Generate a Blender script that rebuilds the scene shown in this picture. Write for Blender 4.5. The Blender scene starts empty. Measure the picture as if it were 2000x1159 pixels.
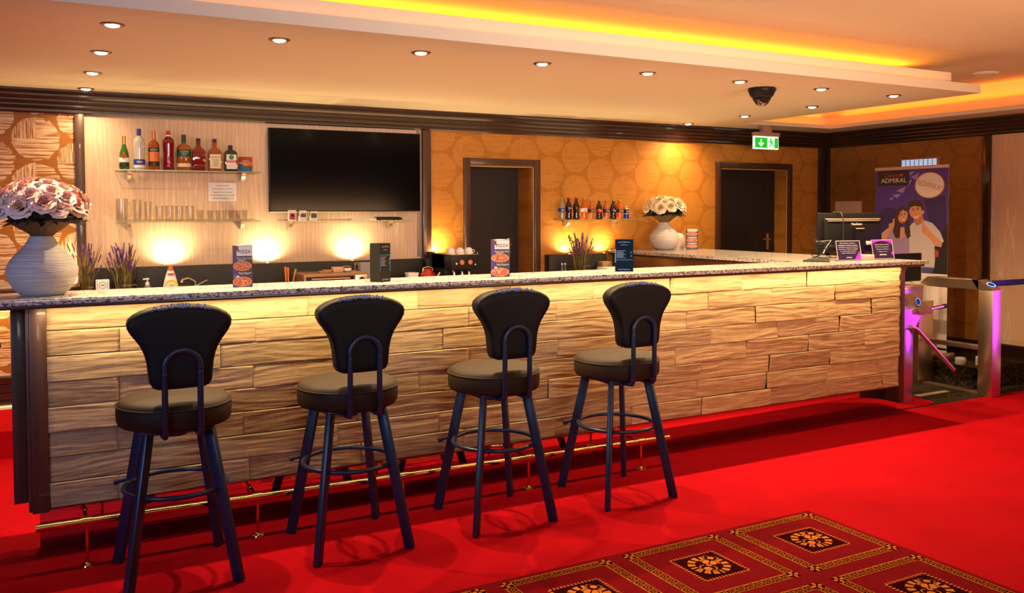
import bpy, bmesh, math, random
from mathutils import Vector, Matrix, noise as mnoise
random.seed(7)
PI = math.pi
scene = bpy.context.scene
COL = scene.collection

# ------------------------------------------------------------------ camera
HC = 1.5463
def make_camera():
    yaw, pitch, roll = 0.49757, -0.032505, -0.0028
    cy, sy = math.cos(yaw), math.sin(yaw)
    fw, rt, up = Vector((sy, cy, 0)), Vector((cy, -sy, 0)), Vector((0, 0, 1))
    cp, sp = math.cos(pitch), math.sin(pitch)
    f2 = fw * cp + up * sp
    u2 = up * cp - fw * sp
    cr, sr = math.cos(roll), math.sin(roll)
    r3 = rt * cr + u2 * sr
    u3 = u2 * cr - rt * sr
    cam = bpy.data.cameras.new('camera')
    cam.sensor_fit = 'HORIZONTAL'
    cam.sensor_width = 36.0
    cam.lens = 1717.0 / 2000 * 36.0
    cam.shift_y = -(579.5 - 471.0) / 2000.0
    cam.clip_start = 0.05
    o = bpy.data.objects.new('camera', cam)
    COL.objects.link(o)
    M = Matrix((( r3.x, u3.x, -f2.x, 0), (r3.y, u3.y, -f2.y, 0), (r3.z, u3.z, -f2.z, HC), (0, 0, 0, 1)))
    o.matrix_world = M
    scene.camera = o
make_camera()

# ------------------------------------------------------------------ world, exposure, large lights
scene.view_settings.view_transform = 'Standard'
scene.view_settings.look = 'None'
scene.view_settings.exposure = -0.18
scene.view_settings.gamma = 1.0
scene.view_settings.use_curve_mapping = False
scene.cycles.use_denoising = True
scene.cycles.max_bounces = 8
scene.cycles.diffuse_bounces = 4
scene.cycles.glossy_bounces = 4
scene.cycles.transmission_bounces = 6
scene.cycles.transparent_max_bounces = 16
scene.cycles.caustics_reflective = False
scene.cycles.caustics_refractive = False
scene.cycles.sample_clamp_indirect = 4.0
world = bpy.data.worlds.new('world')
scene.world = world
world.use_nodes = True
world.node_tree.nodes['Background'].inputs[0].default_value = (0.5, 0.55, 0.8, 1)
world.node_tree.nodes['Background'].inputs[1].default_value = 0.02

def area(name, loc, target, sx, sy, power, color, parent=None, spread=None):
    l = bpy.data.lights.new(name, 'AREA')
    l.shape = 'RECTANGLE'
    l.size, l.size_y = sx, sy
    l.energy = power
    l.color = color
    if spread: l.spread = math.radians(spread)
    o = bpy.data.objects.new(name, l)
    COL.objects.link(o)
    d = Vector(target) - Vector(loc)
    o.location = loc
    q = d.to_track_quat('-Z', 'X' if abs(d.normalized().z) > 2 else 'Y')
    o.rotation_euler = q.to_euler()
    return o
def spot(name, loc, target, power, color, size, blend, rad=0.03, parent=None):
    l = bpy.data.lights.new(name, 'SPOT')
    l.energy = power; l.color = color
    l.spot_size = math.radians(size); l.spot_blend = blend
    l.shadow_soft_size = rad
    o = bpy.data.objects.new(name, l)
    COL.objects.link(o)
    o.location = loc
    o.rotation_euler = (Vector(target) - Vector(loc)).to_track_quat('-Z', 'Y').to_euler()
    if parent: o.parent = parent
    return o
WARM = (1.0, 0.66, 0.34)
AMBER = (1.0, 0.26, 0.006)
ORANGE = (1.0, 0.17, 0.004)
# the gaming room behind and beside the camera: assumed bare lights plus added fills
area('assumed_ceiling_light', (1.6, 0.6, 2.66), (1.6, 0.6, 0), 4.0, 1.6, 5, (0.95, 0.88, 1.0))  # assumed light of the unseen room, no fixture built
area('front_fill_light', (1.5, -2.4, 2.1), (3.0, 4.1, 2.62), 3.5, 0.5, 32, (1.0, 0.84, 0.74), spread=50)  # added frontal fill from the unseen room, brightens the ceiling steps
area('ceiling_fill_light', (4.2, 0.3, 1.40), (4.7, 2.4, 2.7), 2.4, 0.6, 75, (1.0, 0.52, 0.24), spread=120)  # added unseen fill, aimed up to brighten the main ceiling
area('soffit_fill_light', (2.6, 5.5, 0.80), (2.6, 5.5, 2.4), 4.2, 0.3, 22, (1.0, 0.68, 0.28))  # added fill hidden behind the counter, warms the soffit underside
area('assumed_blue_light', (-2.6, 1.2, 1.9), (0.4, 4.2, 1.0), 1.2, 1.2, 30, (0.30, 0.50, 1.0), spread=120)  # assumed cool source out of view, tints the near bar end blue
area('assumed_violet_light', (7.88, 3.7, 0.75), (6.75, 4.62, 0.65), 0.5, 1.0, 1.5, (0.50, 0.02, 0.85), spread=42)  # assumed violet source out of view, added for the gleam on the turnstile
# assumed, unseen strip of LEDs under the overhang of the counter, washing the cladding
for cx in (0.95, 2.87, 4.79):
    area('assumed_counter_strip', (cx, 4.305, 1.128), (cx, 4.43, 0.6), 1.9, 0.02, 10, (1.0, 0.70, 0.36))
# LED strips hidden in the two steps of the ceiling
area('cove_strip_light', (3.0, 4.18, 2.494), (3.0, 4.28, 2.56), 6.0, 0.02, 2.2, (1.0, 0.30, 0.03))
area('cove_strip_light', (3.1, 4.66, 2.590), (3.1, 4.60, 2.75), 5.9, 0.03, 40, AMBER)
area('cove_strip_light', (6.85, 6.66, 2.472), (6.85, 6.82, 2.53), 1.3, 0.02, 1.8, ORANGE)
area('cove_strip_light', (6.85, 6.84, 2.572), (6.85, 6.88, 2.75), 1.5, 0.03, 4, ORANGE)

# ------------------------------------------------------------------ helpers
def lin(c):
    return tuple((v / 12.92 if v <= 0.04045 else ((v + 0.055) / 1.055) ** 2.4) for v in c)
def rgb(r, g, b):
    return lin((r / 255.0, g / 255.0, b / 255.0)) + (1,)

def box(bm, x0, x1, y0, y1, z0, z1, bev=0.0, mi=0, seg=2, mat=None):
    r = bmesh.ops.create_cube(bm, size=1.0)
    vs = r['verts']
    for v in vs:
        v.co = Vector(((x0 + x1) / 2 + v.co.x * (x1 - x0), (y0 + y1) / 2 + v.co.y * (y1 - y0), (z0 + z1) / 2 + v.co.z * (z1 - z0)))
    fs = list({f for v in vs for f in v.link_faces})
    for f in fs: f.material_index = mi
    if bev > 0:
        es = list({e for v in vs for e in v.link_edges})
        rr = bmesh.ops.bevel(bm, geom=es, offset=bev, segments=seg, profile=0.5, affect='EDGES', clamp_overlap=True)
        for f in rr['faces']: f.material_index = mi
        vs = list({v for f in rr['faces'] for v in f.verts} | {v for v in vs if v.is_valid})
    if mat is not None:
        for v in vs: v.co = mat @ v.co
    return vs

def tube(bm, pts, r, seg=12, mi=0, closed=False, cap=True, sec=None):
    pts = [Vector(p) for p in pts]
    n = len(pts)
    rs = r if isinstance(r, (list, tuple)) else [r] * n
    rings = []
    prev = None
    for i in range(n):
        if closed: t = pts[(i + 1) % n] - pts[i - 1]
        elif i == 0: t = pts[1] - pts[0]
        elif i == n - 1: t = pts[-1] - pts[-2]
        else: t = (pts[i + 1] - pts[i]).normalized() + (pts[i] - pts[i - 1]).normalized()
        t.normalize()
        if prev is None:
            a = Vector((0, 0, 1)) if abs(t.z) < 0.9 else Vector((1, 0, 0))
            nrm = (a - t * a.dot(t)).normalized()
        else:
            nrm = (prev - t * prev.dot(t)).normalized()
        prev = nrm
        b = t.cross(nrm)
        ring = []
        for k in range(seg):
            an = 2 * PI * k / seg
            ring.append(bm.verts.new(pts[i] + (nrm * math.cos(an) + b * math.sin(an)) * rs[i]))
        rings.append(ring)
    m = n if closed else n - 1
    for i in range(m):
        A, B = rings[i], rings[(i + 1) % n]
        for k in range(seg):
            f = bm.faces.new((A[k], A[(k + 1) % seg], B[(k + 1) % seg], B[k]))
            f.material_index = mi
    if cap and not closed:
        f = bm.faces.new(list(reversed(rings[0]))); f.material_index = mi
        f = bm.faces.new(rings[-1]); f.material_index = mi

def bar(bm, p0, p1, wdir, w, t, mi=0, bev=0.0):
    """rectangular bar from p0 to p1; wdir is the direction of its width"""
    p0, p1 = Vector(p0), Vector(p1)
    d = p1 - p0
    L = d.length
    z = d.normalized()
    x = Vector(wdir); x = (x - z * x.dot(z)).normalized()
    y = z.cross(x)
    M = Matrix(((x.x, y.x, z.x, p0.x), (x.y, y.y, z.y, p0.y), (x.z, y.z, z.z, p0.z), (0, 0, 0, 1)))
    box(bm, -w / 2, w / 2, -t / 2, t / 2, 0, L, bev, mi, 2, M)

def lathe(bm, prof, c=(0, 0, 0), seg=32, mi=0, sx=1.0, sy=1.0, mis=None, a0=0.0, sq=0.0):
    cx, cy, cz = c
    rings = []
    for (r, z) in prof:
        if r < 1e-6:
            rings.append([bm.verts.new((cx, cy, cz + z))])
        else:
            ring = []
            for k in range(seg):
                a = a0 + 2 * PI * k / seg
                ca, sa = math.cos(a), math.sin(a)
                if sq > 0:
                    m = max(abs(ca), abs(sa)); q = (1 - sq) + sq / m
                    ca, sa = ca * q, sa * q
                ring.append(bm.verts.new((cx + r * sx * ca, cy + r * sy * sa, cz + z)))
            rings.append(ring)
    for i in range(len(rings) - 1):
        A, B = rings[i], rings[i + 1]
        m = mis[i] if mis else mi
        if len(A) == 1 and len(B) == 1: continue
        for k in range(seg):
            k2 = (k + 1) % seg
            if len(A) == 1: f = bm.faces.new((A[0], B[k2], B[k]))
            elif len(B) == 1: f = bm.faces.new((A[k], A[k2], B[0]))
            else: f = bm.faces.new((A[k], A[k2], B[k2], B[k]))
            f.material_index = m

def poly(bm, pts, mi=0):
    f = bm.faces.new([bm.verts.new(p) for p in pts]); f.material_index = mi
    return f

def prism(bm, pts2, fn0, fn1, mi=0):
    """closed solid between two maps of a 2D outline"""
    A = [bm.verts.new(fn0(*p)) for p in pts2]
    B = [bm.verts.new(fn1(*p)) for p in pts2]
    n = len(A)
    fs = [bm.faces.new(list(reversed(A))), bm.faces.new(B)]
    for i in range(n):
        fs.append(bm.faces.new((A[i], A[(i + 1) % n], B[(i + 1) % n], B[i])))
    for f in fs: f.material_index = mi
    return A, B

def ellipsoid(bm, c, rx, ry, rz, mi=0, u=16, v=10):
    r = bmesh.ops.create_uvsphere(bm, u_segments=u, v_segments=v, radius=1.0)
    for vv in r['verts']:
        vv.co = Vector((c[0] + vv.co.x * rx, c[1] + vv.co.y * ry, c[2] + vv.co.z * rz))
        for f in vv.link_faces: f.material_index = mi

FONT_CACHE = {}
def text_geo(s, shear=0.0):
    key = (s, shear)
    if key in FONT_CACHE: return FONT_CACHE[key]
    cu = bpy.data.curves.new('lettering', 'FONT')
    cu.body = s
    cu.size = 1.0
    cu.shear = shear
    cu.resolution_u = 2
    cu.align_x = 'LEFT'
    o = bpy.data.objects.new('lettering', cu)
    COL.objects.link(o)
    dg = bpy.context.evaluated_depsgraph_get()
    me = bpy.data.meshes.new_from_object(o.evaluated_get(dg))
    vs = [tuple(v.co) for v in me.vertices]
    fs = [tuple(p.vertices) for p in me.polygons]
    bpy.data.objects.remove(o); bpy.data.curves.remove(cu); bpy.data.meshes.remove(me)
    if vs:
        x0 = min(v[0] for v in vs); x1 = max(v[0] for v in vs); y0 = min(v[1] for v in vs); y1 = max(v[1] for v in vs)
    else:
        x0 = x1 = y0 = y1 = 0
    FONT_CACHE[key] = (vs, fs, x0, x1, y0, y1)
    return FONT_CACHE[key]
def text(bm, s, c, right, up, w, h, mi=0, off=0.0006, shear=0.0, fn=None):
    """lettering of width w and height h centred on c, in the plane of right and up"""
    vs, fs, x0, x1, y0, y1 = text_geo(s, shear)
    if not vs: return
    right, up = Vector(right).normalized(), Vector(up).normalized()
    n = right.cross(up)
    c = Vector(c)
    V = []
    for v in vs:
        a = ((v[0] - x0) / (x1 - x0) - 0.5) * w
        b = ((v[1] - y0) / (y1 - y0) - 0.5) * h
        p = c + right * a + up * b + n * off
        if fn: p = fn(p)
        V.append(bm.verts.new(p))
    for f in fs:
        try:
            q = bm.faces.new([V[i] for i in f]); q.material_index = mi
        except ValueError: pass

def obj(name, bm, mats, parent=None, angle=35, loc=None, rot=None):
    me = bpy.data.meshes.new(name)
    bm.normal_update()
    bm.to_mesh(me); bm.free()
    for m in (mats if isinstance(mats, (list, tuple)) else [mats]): me.materials.append(m)
    if angle:
        me.shade_smooth()
        me.set_sharp_from_angle(angle=math.radians(angle))
    o = bpy.data.objects.new(name, me)
    COL.objects.link(o)
    if parent: o.parent = parent
    if loc: o.location = loc
    if rot: o.rotation_euler = rot
    return o
def B(): return bmesh.new()
def tag(o, label, cat, group=None):
    o['label'] = label; o['category'] = cat
    if group: o['group'] = group
    return o
def thing(name, label, cat, loc=(0, 0, 0), rotz=0.0, group=None):
    o = bpy.data.objects.new(name, None)
    o.empty_display_size = 0.05
    COL.objects.link(o)
    o.location = loc; o.rotation_euler = (0, 0, rotz)
    return tag(o, label, cat, group)
def struct(name, bm, m, parent=None, angle=35):
    o = obj(name, bm, m, parent, angle)
    if not parent: o['kind'] = 'structure'
    return o
def dup(root, loc, rotz=None, label=None, group=None):
    r = root.copy(); COL.objects.link(r)
    r.location = loc
    if rotz is not None: r.rotation_euler = (0, 0, rotz)
    if label: r['label'] = label
    if group: r['group'] = group
    for ch in list(root.children):
        c = ch.copy(); COL.objects.link(c); c.parent = r
        for g in list(ch.children):
            d = g.copy(); COL.objects.link(d); d.parent = c
    return r

# ------------------------------------------------------------------ materials
MATS = {}
def mat(name, color, rough=0.5, metal=0.0, spec=None, trans=0.0, ior=None, emit=None, estr=0.0, coat=0.0, sheen=0.0):
    if name in MATS: return MATS[name]
    m = bpy.data.materials.new(name)
    m.use_nodes = True
    b = m.node_tree.nodes['Principled BSDF']
    b.inputs['Base Color'].default_value = color if len(color) == 4 else tuple(color) + (1,)
    b.inputs['Roughness'].default_value = rough
    b.inputs['Metallic'].default_value = metal
    if spec is not None: b.inputs['Specular IOR Level'].default_value = spec
    if trans: b.inputs['Transmission Weight'].default_value = trans
    if ior: b.inputs['IOR'].default_value = ior
    if coat: b.inputs['Coat Weight'].default_value = coat; b.inputs['Coat Roughness'].default_value = 0.08
    if sheen: b.inputs['Sheen Weight'].default_value = sheen
    if emit:
        b.inputs['Emission Color'].default_value = emit if len(emit) == 4 else tuple(emit) + (1,)
        b.inputs['Emission Strength'].default_value = estr
    MATS[name] = m
    return m

class NT:
    """small helper for node trees"""
    def __init__(s, m):
        s.t = m.node_tree; s.b = s.t.nodes['Principled BSDF']; s.x = 0
    def node(s, kind, **kw):
        n = s.t.nodes.new(kind)
        for k, v in kw.items(): setattr(n, k, v)
        return n
    def put(s, sock, v):
        if hasattr(v, 'is_output') or isinstance(v, bpy.types.NodeSocket): s.t.links.new(v, sock)
        else: sock.default_value = v
    def math(s, op, a, b=None, c=None):
        n = s.node('ShaderNodeMath', operation=op)
        s.put(n.inputs[0], a)
        if b is not None: s.put(n.inputs[1], b)
        if c is not None: s.put(n.inputs[2], c)
        return n.outputs[0]
    def coords(s): return s.node('ShaderNodeTexCoord').outputs['Object']
    def sep(s, v):
        n = s.node('ShaderNodeSeparateXYZ'); s.t.links.new(v, n.inputs[0]); return n.outputs
    def comb(s, x, y, z):
        n = s.node('ShaderNodeCombineXYZ')
        for i, v in enumerate((x, y, z)): s.put(n.inputs[i], v)
        return n.outputs[0]
    def noise(s, v, scale=5, detail=3, rough=0.5, dist=0.0):
        n = s.node('ShaderNodeTexNoise')
        if v is not None: s.t.links.new(v, n.inputs['Vector'])
        n.inputs['Scale'].default_value = scale; n.inputs['Detail'].default_value = detail
        n.inputs['Roughness'].default_value = rough; n.inputs['Distortion'].default_value = dist
        return n.outputs['Fac']
    def mapv(s, v, scale):
        n = s.node('ShaderNodeMapping'); s.t.links.new(v, n.inputs[0]); n.inputs['Scale'].default_value = scale
        return n.outputs[0]
    def ramp(s, f, stops):
        n = s.node('ShaderNodeValToRGB'); s.t.links.new(f, n.inputs[0])
        e = n.color_ramp.elements
        while len(e) < len(stops): e.new(0.5)
        for i, (p, c) in enumerate(stops): e[i].position = p; e[i].color = c if len(c) == 4 else tuple(c) + (1,)
        return n.outputs[0]
    def mix(s, f, a, b, mode='MIX'):
        n = s.node('ShaderNodeMix', data_type='RGBA', blend_type=mode)
        s.put(n.inputs['Factor'], f)
        s.put(n.inputs['A'] if False else n.inputs[6], a); s.put(n.inputs[7], b)
        return n.outputs[2]
    def base(s, c): s.t.links.new(c, s.b.inputs['Base Color'])
    def rough(s, c): s.t.links.new(c, s.b.inputs['Roughness'])
    def bump(s, h, strength=0.3, dist=0.01):
        n = s.node('ShaderNodeBump'); n.inputs['Strength'].default_value = strength; n.inputs['Distance'].default_value = dist
        s.t.links.new(h, n.inputs['Height']); s.t.links.new(n.outputs[0], s.b.inputs['Normal'])

def m_carpet(name, c0, c1, scale=160):
    m = mat(name, c0, 1.0, spec=0.05)
    n = NT(m); v = n.coords()
    f = n.noise(v, scale, 2, 0.7); g = n.noise(v, 2.2, 3, 0.6)
    k = n.math('ADD', n.math('MULTIPLY', f, 0.55), n.math('MULTIPLY', g, 0.45))
    n.base(n.ramp(k, [(0.32, c0), (0.68, c1)])); n.bump(f, 0.5, 0.004)
    return m
RED = m_carpet('red_carpet', (0.24, 0.0010, 0.004), (0.36, 0.0018, 0.007))
RED_DARK = m_carpet('deep_red_carpet', (0.10, 0.001, 0.003), (0.15, 0.0015, 0.005))
def m_dark_carpet():
    m = mat('dark_patterned_carpet', (0.02, 0.015, 0.01), 1.0, spec=0.05)
    n = NT(m); v = n.coords()
    f = n.noise(v, 42, 4, 0.75)
    n.base(n.ramp(f, [(0.42, (0.006, 0.005, 0.004)), (0.56, (0.045, 0.03, 0.016)), (0.7, (0.10, 0.06, 0.03))])); n.bump(f, 0.4, 0.004)
    return m
DARK_CARPET = m_dark_carpet()
GOLD_YARN = mat('gold_yarn', rgb(170, 98, 32), 1.0, spec=0.05)
BLACK_YARN = mat('dark_yarn', (0.020, 0.002, 0.003), 1.0, spec=0.0)

def m_plaster():
    m = mat('ceiling_paint', (0.72, 0.67, 0.54), 0.75, spec=0.25)
    n = NT(m); v = n.coords()
    n.bump(n.noise(v, 90, 2), 0.05, 0.002)
    return m
PLASTER = m_plaster()

def m_paper(name, ground, line, lo, hi, contrast, axis='X'):
    m = mat(name, ground, 0.55, spec=0.3)
    n = NT(m); v = n.coords(); s = n.sep(v)
    u, w = s[0 if axis == 'X' else 1], s[2]
    wob = n.math('MULTIPLY', n.math('SUBTRACT', n.noise(v, 26, 2), 0.5), 0.045)
    best = quad = None
    for (ou, ow) in ((-0.02 - 2.0 + 0.568 * 6, -2.08 + 0.325 * 6), (-0.02 - 2.0 + 0.568 * 6.5, -2.08 + 0.325 * 6.5)):
        du = n.math('SUBTRACT', n.math('PINGPONG', n.math('ADD', u, 0.568 * 10 + ou - 0.568 * 6 + 2.0), 0.284), 0.0)
        dw = n.math('SUBTRACT', n.math('PINGPONG', n.math('ADD', w, 0.325 * 10 + ow), 0.1625), 0.0)
        d = n.math('SQRT', n.math('ADD', n.math('MULTIPLY', du, du), n.math('MULTIPLY', dw, dw)))
        qu = n.math('GREATER_THAN', n.math('FRACT', n.math('DIVIDE', n.math('ADD', u, 0.568 * 10 + ou - 0.568 * 6 + 2.0), 0.568)), 0.5)
        qw = n.math('LESS_THAN', n.math('FRACT', n.math('DIVIDE', n.math('ADD', w, 0.325 * 10 + ow), 0.325)), 0.5)
        qq = n.math('MULTIPLY', qu, qw)
        if best is None: best, quad = d, qq
        else:
            near = n.math('LESS_THAN', d, best)
            quad = n.math('ADD', n.math('MULTIPLY', near, qq), n.math('MULTIPLY', n.math('SUBTRACT', 1.0, near), quad))
            best = n.math('MINIMUM', best, d)
    mask = n.math('LESS_THAN', n.math('ADD', best, wob), 0.152)
    lh = n.noise(n.mapv(v, (5, 5, 150)), 1.0, 2, 0.6)
    lv = n.noise(n.mapv(v, (150, 150, 5)), 1.0, 2, 0.6)
    cell = quad
    lines = n.math('ADD', n.math('MULTIPLY', lh, n.math('SUBTRACT', 1.0, cell)), n.math('MULTIPLY', lv, cell))
    st = n.node('ShaderNodeMapRange'); st.inputs[1].default_value = lo; st.inputs[2].default_value = hi
    n.t.links.new(lines, st.inputs[0])
    f = n.math('MULTIPLY', n.math('MULTIPLY', st.outputs[0], mask), contrast)
    gr = n.noise(v, 120, 2, 0.6)
    g2 = n.mix(n.math('MULTIPLY', gr, 0.5), ground + (1,), tuple(c * 0.62 for c in ground) + (1,))
    fine = n.math('MULTIPLY', n.math('GREATER_THAN', n.noise(n.mapv(v, (6, 6, 210)), 1.0, 2), 0.56), 0.22)
    g3 = n.mix(fine, g2, tuple(c * 0.45 for c in ground) + (1,))
    n.base(n.mix(f, g3, line + (1,)))
    n.bump(lh, 0.15, 0.002)
    return m
PAPER_SHEEN = m_paper('gold_wallpaper_with_disc_sheen', (0.36, 0.13, 0.016), (0.70, 0.50, 0.32), 0.44, 0.53, 1.0)  # same paper as the gold wall, sheen on the disc lines painted pale
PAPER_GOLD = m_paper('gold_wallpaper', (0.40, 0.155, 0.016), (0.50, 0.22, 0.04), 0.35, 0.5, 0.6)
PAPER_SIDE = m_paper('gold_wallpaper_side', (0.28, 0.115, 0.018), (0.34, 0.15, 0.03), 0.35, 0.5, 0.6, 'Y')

def m_beige():
    m = mat('beige_wavy_wallpaper', (0.66, 0.47, 0.32), 0.6, spec=0.3)
    n = NT(m); v = n.coords()
    w = n.node('ShaderNodeTexWave', wave_type='BANDS', bands_direction='X')
    n.t.links.new(n.mapv(v, (1.0, 1.0, 0.16)), w.inputs['Vector'])
    w.inputs['Scale'].default_value = 9; w.inputs['Distortion'].default_value = 9; w.inputs['Detail'].default_value = 3; w.inputs['Detail Scale'].default_value = 1.6
    f = w.outputs['Fac']
    fine = n.noise(n.mapv(v, (90, 90, 2.5)), 1.0, 3, 0.6, 0.6)
    c = n.ramp(f, [(0.0, (0.645, 0.455, 0.31)), (0.80, (0.66, 0.47, 0.325)), (0.93, (0.68, 0.49, 0.34)), (1.0, (0.76, 0.58, 0.43))])
    n.base(n.mix(n.math('MULTIPLY', n.math('GREATER_THAN', fine, 0.56), 0.25), c, (0.50, 0.33, 0.21, 1)))
    return m
BEIGE = m_beige()

def m_wood_dark(name, c0, c1, rough, coat=0.3, zscale=(30, 30, 1.5)):
    m = mat(name, c0, rough, coat=coat)
    n = NT(m); v = n.coords()
    f = n.noise(n.mapv(v, zscale), 1.0, 4, 0.6, 0.4)
    n.base(n.ramp(f, [(0.3, c0), (0.7, c1)]))
    return m
TRIM = m_wood_dark('dark_brown_trim', (0.018, 0.007, 0.005), (0.036, 0.014, 0.009), 0.22, 0.5, (1.5, 30, 30))
TRIM_V = m_wood_dark('brown_trim_upright', (0.040, 0.015, 0.008), (0.065, 0.024, 0.012), 0.35)
DOORWOOD = m_wood_dark('dark_door_wood', (0.006, 0.004, 0.003), (0.016, 0.009, 0.005), 0.65, 0.0)
BARWOOD = m_wood_dark('brown_laminate', (0.060, 0.026, 0.015), (0.100, 0.045, 0.026), 0.4, 0.2)
BLACKSTONE = m_wood_dark('black_splashback', (0.006, 0.005, 0.005), (0.018, 0.014, 0.011), 0.6, 0.0, (30, 30, 30))

def m_clad():
    m = mat('split_wood_cladding', (0.5, 0.3, 0.15), 0.62, spec=0.25)
    n = NT(m); v = n.coords()
    at = n.node('ShaderNodeAttribute', attribute_name='tile'); a = n.sep(at.outputs['Color'])
    s = n.sep(v)
    v2 = n.comb(n.math('ADD', s[0], n.math('MULTIPLY', a[0], 31.0)), 0.0, n.math('ADD', s[2], n.math('MULTIPLY', a[1], 3.0)))
    big = n.noise(n.mapv(v2, (1.1, 1, 17)), 1.0, 6, 0.68, 1.1)
    fine = n.noise(n.mapv(v2, (7, 1, 160)), 1.0, 3, 0.6, 0.3)
    c = n.ramp(big, [(0.25, (0.10, 0.058, 0.028)), (0.34, (0.28, 0.175, 0.085)), (0.42, (0.46, 0.315, 0.155)), (0.58, (0.54, 0.385, 0.195)), (0.75, (0.61, 0.455, 0.245))])
    c = n.mix(n.math('MULTIPLY', n.math('GREATER_THAN', fine, 0.57), 0.42), c, (0.15, 0.08, 0.036, 1))
    t = n.math('ADD', 0.80, n.math('MULTIPLY', a[2], 0.30))
    tt = n.comb(t, t, t)
    n.base(n.mix(1.0, c, tt, 'MULTIPLY'))
    n.bump(n.math('ADD', big, n.math('MULTIPLY', fine, 0.25)), 0.5, 0.012)
    return m
CLAD = m_clad()

def m_granite():
    m = mat('speckled_granite', (0.5, 0.46, 0.4), 0.12, spec=0.5)
    n = NT(m); v = n.coords()
    vo = n.node('ShaderNodeTexVoronoi'); n.t.links.new(v, vo.inputs['Vector']); vo.inputs['Scale'].default_value = 130
    f = n.noise(v, 55, 4, 0.7)
    k = n.math('ADD', n.math('MULTIPLY', n.sep(vo.outputs['Color'])[0], 0.45), n.math('MULTIPLY', f, 0.6))
    n.base(n.ramp(k, [(0.25, (0.03, 0.035, 0.05)), (0.40, (0.20, 0.19, 0.19)), (0.52, (0.50, 0.47, 0.42)), (0.75, (0.72, 0.67, 0.58))]))
    return m
GRANITE = m_granite()
MIRROR = mat('polished_plinth', (0.78, 0.74, 0.74), 0.02, 1.0)
BRASS = mat('polished_brass', (0.86, 0.60, 0.24), 0.10, 1.0)
CHROME = mat('chrome', (0.82, 0.80, 0.78), 0.10, 1.0)
STEEL = mat('brushed_steel', (0.78, 0.66, 0.48), 0.32, 1.0)
STOOLMETAL = mat('navy_black_powder_coat', (0.007, 0.017, 0.048), 0.34, spec=0.5)
def m_vinyl():
    m = mat('black_vinyl', (0.004, 0.005, 0.007), 0.55, spec=0.22)
    n = NT(m); n.bump(n.noise(n.coords(), 130, 2), 0.12, 0.002)
    return m
VINYL = m_vinyl()
SEATVINYL = mat('warm_lit_black_vinyl', (0.022, 0.012, 0.006), 0.62, spec=0.20)  # black vinyl, warm lamp light on the seats put into its colour
BLUETHREAD = mat('blue_thread', (0.03, 0.09, 0.42), 0.8)
BLACK = mat('black_plastic', (0.008, 0.008, 0.009), 0.45, spec=0.22)
BLACKMATT = mat('black_matt', (0.012, 0.012, 0.013), 0.7)
SCREEN = mat('tv_screen', (0.002, 0.002, 0.003), 0.12, spec=0.16)
WHITE = mat('white_plastic', (0.78, 0.76, 0.74), 0.4)
PAPERW = mat('white_paper', (0.80, 0.78, 0.78), 0.8)
INK = mat('black_ink', (0.012, 0.012, 0.015), 0.7)
GREY = mat('grey_plastic', (0.28, 0.28, 0.30), 0.5)

def m_glass(name, tint, refl=1.0):
    m = bpy.data.materials.new(name); m.use_nodes = True
    t = m.node_tree; t.nodes.clear()
    out = t.nodes.new('ShaderNodeOutputMaterial'); mx = t.nodes.new('ShaderNodeMixShader')
    tr = t.nodes.new('ShaderNodeBsdfTransparent'); gl = t.nodes.new('ShaderNodeBsdfGlossy'); fr = t.nodes.new('ShaderNodeLayerWeight')
    tr.inputs[0].default_value = tint + (1,); gl.inputs['Roughness'].default_value = 0.03
    fr.inputs[0].default_value = 0.5
    pw = t.nodes.new('ShaderNodeMath'); pw.operation = 'POWER'; pw.inputs[1].default_value = 3.0
    ml = t.nodes.new('ShaderNodeMath'); ml.operation = 'MULTIPLY_ADD'; ml.inputs[1].default_value = 0.55; ml.inputs[2].default_value = 0.04
    t.links.new(fr.outputs['Facing'], pw.inputs[0]); t.links.new(pw.outputs[0], ml.inputs[0])
    t.links.new(ml.outputs[0], mx.inputs[0]); t.links.new(tr.outputs[0], mx.inputs[1]); t.links.new(gl.outputs[0], mx.inputs[2]); t.links.new(mx.outputs[0], out.inputs[0])
    MATS[name] = m
    return m
GLASS = m_glass('clear_glass', (0.93, 0.92, 0.90))
GLASSEDGE = mat('green_glass_edge', (0.30, 0.42, 0.22), 0.15, trans=0.3)
SHELFGLASS = m_glass('shelf_glass', (0.90, 0.93, 0.88))
ACRYLIC = m_glass('clear_acrylic', (0.94, 0.94, 0.96))

# ------------------------------------------------------------------ setting: room shell
ZC, ZM = 2.426, 2.70                      # soffit over the bar, main ceiling
YW, XW = 7.12, 7.95                       # back wall, right wall
XL, YF = -3.6, -3.0
bm = B(); poly(bm, [(XL, YF, 0), (XW, YF, 0), (XW, 4.515, 0), (5.83, 4.515, 0), (5.83, 7.5, 0), (XL, 7.5, 0)])
FLOOR = struct('floor', bm, RED, angle=0)
bm = B()
poly(bm, [(5.83, 4.515, 0), (XW, 4.515, 0), (XW, 7.5, 0), (5.83, 7.5, 0)])
o = struct('floor_2', bm, DARK_CARPET, angle=0)
bm = B(); box(bm, 7.16, XW, 4.7, 7.12, -0.01, 0.18)
struct('floor_3', bm, DARK_CARPET, angle=0)
bm = B(); box(bm, XL, 4.9, 6.35, 7.12, -0.01, 0.178, 0.006)
struct('floor_4', bm, RED, angle=0)
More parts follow.
